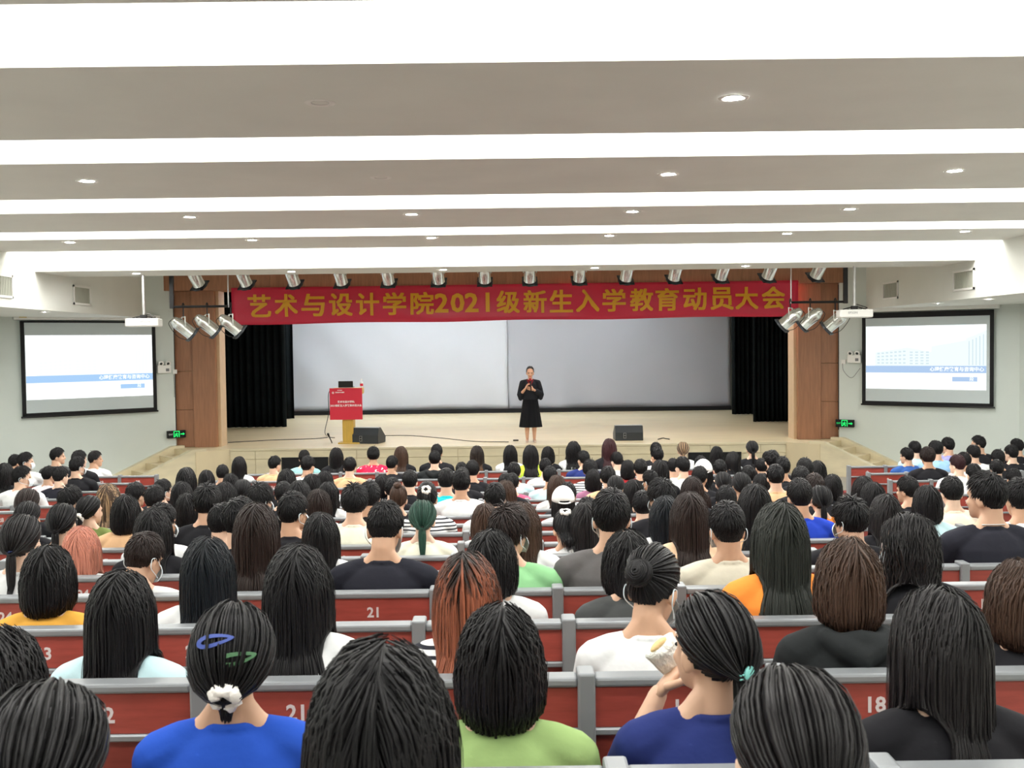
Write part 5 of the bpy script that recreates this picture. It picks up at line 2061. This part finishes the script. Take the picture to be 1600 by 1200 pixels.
    (1146, 705, 15, 'L', 'black', 'black', 'l', 'long dark hair in profile before the right black stage opening'),
    (1093, 727, 11, 'S', 'black', 'black', 'r', 'short dark head in front of the white cap on the right'),
    (1125, 717, 13, 'S', 'black', 'black', '', 'round dark head right of the white cap on the right'),
    (1082, 744, 8, 'B', 'darkbrown', 'black', '', 'smooth dark brown head below the short dark head near the right cap'),
    (1130, 736, 10, 'P', 'black', 'black', '', 'dark hair with small silver clip, right side'),
    (1158, 737, 9, 'P', 'black', 'black', '', 'dark hair with curved white clip, right side'),
    (1170, 726, 12, 'S', 'black', 'black', '', 'dark head below the ponytail in black jacket'),
    (1190, 715, 14, 'S', 'black', 'black', '', 'broad dark head right below the ponytail in black jacket'),
    (1200, 704, 15, 'S', 'black', 'black', '', 'small dark head right of the ponytail in black jacket'),
    (1135, 757, 7, 'S', 'black', 'black', '', 'dark head between sheer blouse woman and tall long haired woman'),
    (1190, 739, 11, 'B', 'black', 'black', '', 'smooth dark head right of the curved white clip'),
    (1095, 765, 9, 'B', 'darkbrown', 'black', '', 'rounded dark head just behind the sheer blouse woman'),
    (1207, 702, 13, 'S', 'black', 'black', '', 'small dark head by the pale stage front, left of the right stairs'),
    (1223, 712, 12, 'S', 'black', 'black', '', 'dark head just right of the small head by the stage front'),
    (1212, 724, 10, 'S', 'black', 'tan', '', 'dark head with tan neck behind the royal blue jersey'),
    (1258, 714, 11, 'S', 'black', 'black', '', 'farther of two dark heads against the sloping right stair wall'),
    (1278, 719, 12, 'B', 'black', 'black', '', 'nearer of two dark heads against the sloping right stair wall'),
    (1252, 727, 9, 'F', 'black', 'black', '', 'cropped dark head with shaved nape behind the royal blue jersey'),
    (1273, 738, 8, 'S', 'darkbrown', 'black', '', 'brownish dark head right behind the royal blue jersey'),
    (1301, 740, 10, 'B', 'black', 'black', '', 'smooth rounded dark bob against the pale foot of right stairs'),
    (1282, 757, 7, 'P', 'black', 'orange', '', 'dark hair with clips and orange shirt right of royal blue jersey'),
    (1350, 743, 8, 'B', 'black', 'black', '', 'loose dark hair left of the right block end seat'),
    (1365, 752, 7, 'B', 'black', 'black', '', 'tousled dark head behind the thick haired man with mask'),
    (1420, 742, 8, 'S', 'black', 'black', 'l', 'dark head with a pale hand beside it, below the right block'),
    (773, 752, 7, 'S', 'black', 'white', '', 'round dark head above the black bob behind the copper hair'),
    (790, 750, 9, 'L', 'brown', 'white', '', 'strip of brown hair right of the round dark head at centre'),
    (790, 738, 11, 'S', 'black', 'black', '', 'dark head above the strip of brown hair at centre'),
    (722, 729, 12, 'S', 'black', 'black', '', 'dark crown just behind the man in white T-shirt at centre'),
    (613, 745, 10, 'S', 'black', 'black', '', 'grey-black head just behind the brown top bun'),
    (577, 750, 7, 'S', 'black', 'black', '', 'dark head right of the cream T-shirt man, half hidden'),
    (597, 741, 12, 'B', 'black', 'black', '', 'dark head left of the brown top bun, farther away'),
    (447, 732, 11, 'B', 'black', 'black', '', 'dark bob with two white hair clips left of centre'),
    (486, 740, 10, 'B', 'black', 'white', '', 'glossy dark bob right of the two white hair clips'),
    (507, 735, 12, 'L', 'black', 'white', '', 'long dark hair right of the glossy bob, left of centre'),
    (442, 751, 9, 'S', 'black', 'black', '', 'dark head right behind the curly man with mask'),
    (467, 750, 8, 'L', 'black', 'black', '', 'long dark hair between curly man and cream T-shirt man, upper'),
    (512, 752, 9, 'W', 'black', 'white', '', 'dark wavy hair and pale collar left of the cream T-shirt man'),
    (455, 766, 5, 'S', 'black', 'black', 'rm', 'rounded dark head with ear strap right of the curly man'),
    (497, 763, 7, 'B', 'darkbrown', 'white', '', 'rounded brownish black head left of the cream T-shirt man'),
    (347, 725, 14, 'S', 'black', 'black', '', 'dark head before the left stage steps, left of long front row hair'),
    (322, 734, 13, 'L', 'black', 'black', '', 'dark hair before the left stage side wall, second head from steps'),
    (290, 730, 11, 'L', 'black', 'black', '', 'tall bell of long black hair in front of the left stage steps'),
    (252, 747, 10, 'S', 'black', 'black', 'rm', 'dark head with white ear strap at the foot of left stage steps'),
    (283, 752, 9, 'L', 'black', 'black', '', 'long dark hair just below the tall bell of black hair'),
    (360, 739, 12, 'B', 'black', 'black', '', 'dark head just below the leftmost long hair of the front row'),
    (379, 748, 10, 'P', 'black', 'black', '', 'dark hair gathered low, right below the leftmost front row hair'),
    (240, 756, 8, 'S', 'black', 'black', '', 'smooth dark head below the one with ear strap, left side'),
    (210, 752, 9, 'S', 'black', 'black', 'r', 'dark head with reddish ear below the left block end seat'),
    (292, 769, 7, 'B', 'black', 'white', '', 'dark bob above a white T-shirt, left of the bushy haired man'),
    (350, 752, 8, 'B', 'black', 'black', 'r', 'dark head behind the bushy haired man, facing right'),
    (372, 774, 4, 'S', 'black', 'black', 'r', 'large dark head left of the curly man, nearer than bushy hair'),
    (43, 762, 7, 'P', 'darkbrown', 'black', '', 'brownish black hair near left edge, left of the dark tousled head'),
    (107, 756, 8, 'M', 'black', 'black', 'r', 'dark tousled head with ear showing, left of the white bow'),
    (22, 709, 16, 'S', 'black', 'black', 'r', 'dark head just left of the masked man in left block'),
    (38, 705, 15, 'S', 'black', 'white', 'Rm', 'man in white T-shirt with mask, left block, looking right'),
    (88, 698, 16, 'S', 'black', 'charcoal', 'R', 'tall short haired man in profile against the left wall'),
    (122, 702, 15, 'S', 'black', 'black', 'r', 'dark head behind the masked black T-shirt man in left block'),
    (147, 703, 16, 'S', 'softblack', 'white', 'R', 'boy in white T-shirt with pink mark, left block front row'),
    (119, 712, 14, 'S', 'black', 'black', 'rm', 'man in black T-shirt with mask, left block'),
    (75, 727, 14, 'S', 'black', 'pink white', 'r', 'dark hair and pale pinkish shirt in the left block'),
    (93, 727, 13, 'S', 'black', 'ink', 'r', 'person in black jersey with printed numerals, left block'),
    (6, 723, 13, 'W', 'black', 'black', '', 'dark hair and bare neck cut by the left photo edge'),
    (32, 726, 12, 'S', 'black', 'white', 'Rm', 'person with bobbed hair and mask in white, left block'),
    (1418, 698, 15, 'S', 'black', 'denim', 'l', 'man in dark blue shirt at aisle end of the right block'),
    (1430, 688, 16, 'S', 'black', 'pale blue', 'l', 'short dark hair behind the dark blue shirt, right block'),
    (1450, 696, 14, 'M', 'darkbrown', 'black', '', 'dark brown hair and broad black shirt, right block'),
    (1463, 687, 15, 'S', 'black', 'sky', 'l', 'short dark hair and light blue shirt, right block'),
    (1482, 682, 16, 'S', 'black', 'violet', 'l', 'dark haired man with violet collar against the right wall'),
    (1497, 709, 13, 'S', 'wine', 'white', 'l', 'reddish black short hair with ear showing, right block'),
    (1507, 705, 14, 'S', 'black', 'white', 'l', 'dark head hidden behind the reddish black hair, right block'),
    (1522, 694, 15, 'S', 'black', 'white', 'l', 'dark hair and bare neck in front of the tallest man, right block'),
    (1530, 679, 16, 'S', 'black', 'black', 'L', 'man with light printed black shirt, tallest in the right block'),
    (1522, 723, 12, 'S', 'black', 'white', '', 'low dark crown with white collar behind the tall black T-shirt man'),
    (1560, 701, 14, 'S', 'black', 'black', '', 'dark head right of the light printed shirt, right block'),
    (1558, 717, 13, 'S', 'black', 'black', '', 'dark head directly below another, right of the printed shirt'),
    (1590, 684, 16, 'S', 'black', 'black', 'l', 'farthest dark head at right edge of the right block'),
    (1581, 694, 15, 'S', 'black', 'black', 'l', 'dark hair and long bare neck at right edge of right block'),
    (1585, 731, 12, 'S', 'black', 'black', '', 'low dark crown at right edge, above the tall black T-shirt man'),
]
for i, q in enumerate(PEOPLE):
    person(i, *q)

# ================================================================ the seats, each described by who sits in it or beside it
SITTERS = []
for q in PEOPLE:
    SITTERS.append((q[2], at(q[0], q[1], row_y(q[2]) + 0.17).x, q[7]))
TAKEN = {}


def short_label(t, most):
    w = t.split()
    w = w[:most]
    while w[-1].strip(',') in ('in', 'with', 'and', 'of', 'the', 'a', 'at', 'on', 'by', 'to', 'from', 'behind', 'below', 'left', 'right', 'just', 'her', 'his', 'its', 'before', 'before,', 'two', 'one', 'under', 'above'):
        w = w[:-1]
    return ' '.join(w).rstrip(',')


def seat_label(x, n):
    row = sorted(((abs(px_ - x), px_, lab) for r_, px_, lab in SITTERS if r_ == n), key=lambda t_: t_[0])
    if not row:
        return 'empty red seat in row without people'
    dist, px_, lab = row[0]
    k = round((x - px_) / SEAT_W)
    if k == 0:
        t = 'red seat of the ' + short_label(lab, 12)
    else:
        side = 'right' if k > 0 else 'left'
        t = f"{'' if abs(k) == 1 else ORD[abs(k)] + ' '}red seat {side} of the " + short_label(lab, 10 if abs(k) == 1 else 9)
    return t


def place_seats():
    done = []
    for n in range(-1, 17):
        for num in range(27, 13, -1):
            x = X21 + SEAT_W * (21 - num)
            if in_frame(x, n):
                done.append((x, n, num, num == 14))
    for n in range(11, 17):
        for k in range(5):
            for side, x in ((-1, -5.52 - k * SEAT_W), (1, 5.36 + k * SEAT_W)):
                if in_frame(x, n):
                    done.append((x, n, 28 + k if side < 0 else 9 - k, (side < 0 and k == 0) or (side > 0 and k == 4)))
    seen = {}
    for x, n, num, last in done:
        t = seat_label(x, n)
        if t in seen:                       # two seats share the nearest sitter: tell them apart by the next one
            t2 = t.replace('red seat', 'farther red seat', 1)
            t = t2 if t2 not in seen else t.replace('red seat', 'outer red seat', 1)
        seen[t] = 1
        auditorium_seat(x, n, num, t, last)


place_seats()

# ================================================================ the speaker on stage
def speaker():
    """standing woman facing the hall, microphone in one hand; built facing -y, feet at z=0"""
    SY = on_plane(829.5, 690.5, (0, 0, Z_STAGE), (0, 0, 1)).y
    top = at(829, 572.5, SY)
    H = top.z - Z_STAGE
    mb = MB()
    hm = Matrix.Translation((0, -0.01, 1.40)) @ Matrix.Rotation(math.pi, 4, 'Z') @ Matrix.Rotation(R(-4), 4, 'X')
    # torso
    mb.loft([((0, 0, 0.80), (0.15, 0, 0), (0, 0.11, 0)), ((0, 0, 0.90), (0.165, 0, 0), (0, 0.12, 0)), ((0, 0, 1.02), (0.13, 0, 0), (0, 0.095, 0)),
             ((0, 0, 1.16), (0.145, 0, 0), (0, 0.105, 0)), ((0, 0.005, 1.28), (0.16, 0, 0), (0, 0.098, 0)), ((0, 0.01, 1.335), (0.12, 0, 0), (0, 0.075, 0)), ((0, 0.01, 1.36), (0.07, 0, 0), (0, 0.055, 0))])
    mb.tube([(0, 0.012, 1.33), (0, 0.008, 1.40), (0, 0.004, 1.47)], [0.056, 0.048, 0.048], 14, True)
    add_head(mb, hm)
    # x < 0 shows on the left of the picture
    arms = {-1: ((-0.17, 0.0, 1.295), (-0.225, -0.02, 1.03), (-0.115, -0.20, 1.17)), 1: ((0.17, 0.0, 1.295), (0.235, -0.03, 1.04), (0.065, -0.20, 1.155))}
    for s, (sh, el, wr) in arms.items():
        sh, el, wr = Vector(sh), Vector(el), Vector(wr)
        mb.tube([(s * 0.07, 0.008, 1.315), sh], [0.05, 0.052], 12, True)
        mb.tube([sh, sh.lerp(el, .5), el, el.lerp(wr, .45), wr], [0.048, 0.041, 0.035, 0.034, 0.024], 12, True)
        mb.tube([(s * 0.085, 0.0, 0.82), (s * 0.085, 0.0, 0.62), (s * 0.08, -0.005, 0.46)], [0.088, 0.074, 0.054], 12, True)
        mb.tube([(s * 0.08, -0.005, 0.46), (s * 0.08, 0.012, 0.32), (s * 0.078, 0.012, 0.08)], [0.054, 0.054, 0.033], 12, True)
        mb.tube([(s * 0.078, 0.02, 0.045), (s * 0.083, -0.06, 0.04), (s * 0.09, -0.15, 0.022)], [0.032, 0.032, 0.020], 10, True)
    me = remesh(mb, 0.0065, 4, 0.45, 'body')
    h = MB()
    hand_mesh(h, arms[-1][2], (0.45, -0.15, 0.9), (1, 0.2, -0.3), 1)
    hand_mesh(h, arms[1][2], (-0.85, -0.25, 0.25), (-0.2, 0.9, 0.1), -1)
    hme = h.mesh('hand', True)
    b2 = bmesh.new()
    b2.from_mesh(me)
    b2.from_mesh(hme)
    b2.to_mesh(me)
    b2.free()
    me.polygons.foreach_set('use_smooth', [True] * len(me.polygons))
    me.materials.append(MAT_SKIN)
    k = H / 1.655
    b = link('person', me)
    b.location = (at(829.5, 690, SY).x, SY, Z_STAGE)
    b.scale = (k, k, k)
    b.color = srgb(222, 172, 142)
    tag(b, 'standing woman in black blouse and long black skirt speaking on the stage', 'person')
    # blouse: loose, wide sleeves, open collar with dark red lining
    bl = MB()
    bl.loft([((0, 0, 0.93), (0.178, 0, 0), (0, 0.132, 0)), ((0, 0, 1.02), (0.168, 0, 0), (0, 0.125, 0)), ((0, 0, 1.16), (0.170, 0, 0), (0, 0.125, 0)),
             ((0, 0.005, 1.27), (0.176, 0, 0), (0, 0.115, 0)), ((0, 0.012, 1.335), (0.135, 0, 0), (0, 0.085, 0)), ((0, 0.018, 1.365), (0.085, 0, 0), (0, 0.058, 0))])
    for s, (sh, el, wr) in arms.items():
        sh, el, wr = Vector(sh), Vector(el), Vector(wr)
        bl.tube([(s * 0.07, 0.008, 1.325), sh], [0.055, 0.066], 12, True)
        bl.tube([sh, sh.lerp(el, .5), el, el.lerp(wr, 0.25 if s < 0 else 0.6)], [0.066, 0.070, 0.072, 0.064], 12, True)
        bl.tube([el + Vector((0, 0, 0.01)), el + Vector((s * -0.01, 0.0, -0.075))], [0.066, 0.05], 10, True)
    o = link('blouse', remesh(bl, 0.009, 3, 0.5, 'blouse'), MAT_FABRIC, b)
    o.color = srgb(38, 40, 46)
    cl = MB()
    for s in (-1, 1):
        cl.tube([(s * 0.068, 0.02, 1.375), (s * 0.055, -0.055, 1.35), (s * 0.025, -0.112, 1.29), (s * 0.008, -0.13, 1.23)], [0.012, 0.014, 0.014, 0.008], 8, True)
    o = cl.build('collar', MAT_FABRIC, b, True)
    o.color = srgb(120, 24, 34)
    # pleated A-line skirt
    sk = MB()
    rings = []
    for j in range(9):
        t = j / 8
        z = 1.0 - 0.67 * t
        rx = 0.150 + 0.10 * t ** 0.9
        ry = 0.112 + 0.085 * t
        rings.append([sk.bm.verts.new((rx * math.cos(a) * (1 + 0.035 * t * math.sin(a * 16)), ry * math.sin(a) * (1 + 0.05 * t * math.sin(a * 16)), z)) for a in [2 * math.pi * q / 96 for q in range(96)]])
    for r0, r1 in zip(rings, rings[1:]):
        for q in range(96):
            sk.bm.faces.new((r0[q], r0[(q + 1) % 96], r1[(q + 1) % 96], r1[q]))
    sk.bm.faces.new(rings[0])
    o = sk.build('skirt', MAT_FABRIC, b, True)
    o.color = srgb(22, 23, 28)
    # low tied hair: cap pulled to a knot at the nape
    hr = link('hair', hair_mesh('U', 0, 9), None, b)
    hr.matrix_local = Matrix.Translation((0, -0.01, 1.40)) @ Matrix.Rotation(math.pi, 4, 'Z')
    hr.color = srgb(26, 22, 22)
    worn('eyes', EYES, b, hm)
    br = MB()
    for s in (-1, 1):
        br.tube([(s * 0.016, 0.104, 0.128), (s * 0.034, 0.100, 0.133), (s * 0.05, 0.09, 0.128)], 0.0032, 5, True)
    worn('eyebrows', br.mesh('eyebrows', True), b, hm, MT['dark'])
    lp_ = MB()
    ellipsoid(lp_, (0, 0.106, 0.047), (0.021, 0.006, 0.0045))
    ellipsoid(lp_, (0, 0.105, 0.039), (0.017, 0.006, 0.005))
    worn('lips', lp_.mesh('lips', True), b, hm, M('lips', srgb(190, 60, 70), 0.4))
    sh_ = MB()
    for s in (-1, 1):
        sh_.tube([(s * 0.078, 0.055, 0.032), (s * 0.083, -0.05, 0.028), (s * 0.09, -0.155, 0.018)], [0.036, 0.037, 0.024], 10, True)
        sh_.box((s * 0.078 - 0.02, 0.03, 0.0), (s * 0.078 + 0.02, 0.075, 0.03)).box((s * 0.088 - 0.03, -0.17, 0.0), (s * 0.088 + 0.03, 0.0, 0.012))
    o = link('shoes', remesh(sh_, 0.006, 3, 0.5, 'shoes'), M('beige_shoes', srgb(214, 190, 176), 0.5), b)
    # microphone in the hand on the picture's right, red foam head at the chin
    bm_ = b.matrix_basis
    e = empty('handheld_microphone', bm_ @ Vector((0.0, -0.225, 1.18)))
    e.scale = (k, k, k)
    MB().tube([(0.012, -0.005, -0.04), (0.0, 0.0, 0.16)], [0.013, 0.016], 10, True).build('handle', MT['black'], e, True)
    f_ = MB()
    ellipsoid(f_, (-0.003, 0.004, 0.19), (0.029, 0.029, 0.036))
    f_.build('foam_head', M('red_foam', srgb(176, 22, 36), 0.9, bump=0.4, bscale=80), e, True)
    tag(e, 'microphone with red foam head held by the woman on stage', 'microphone')


speaker()
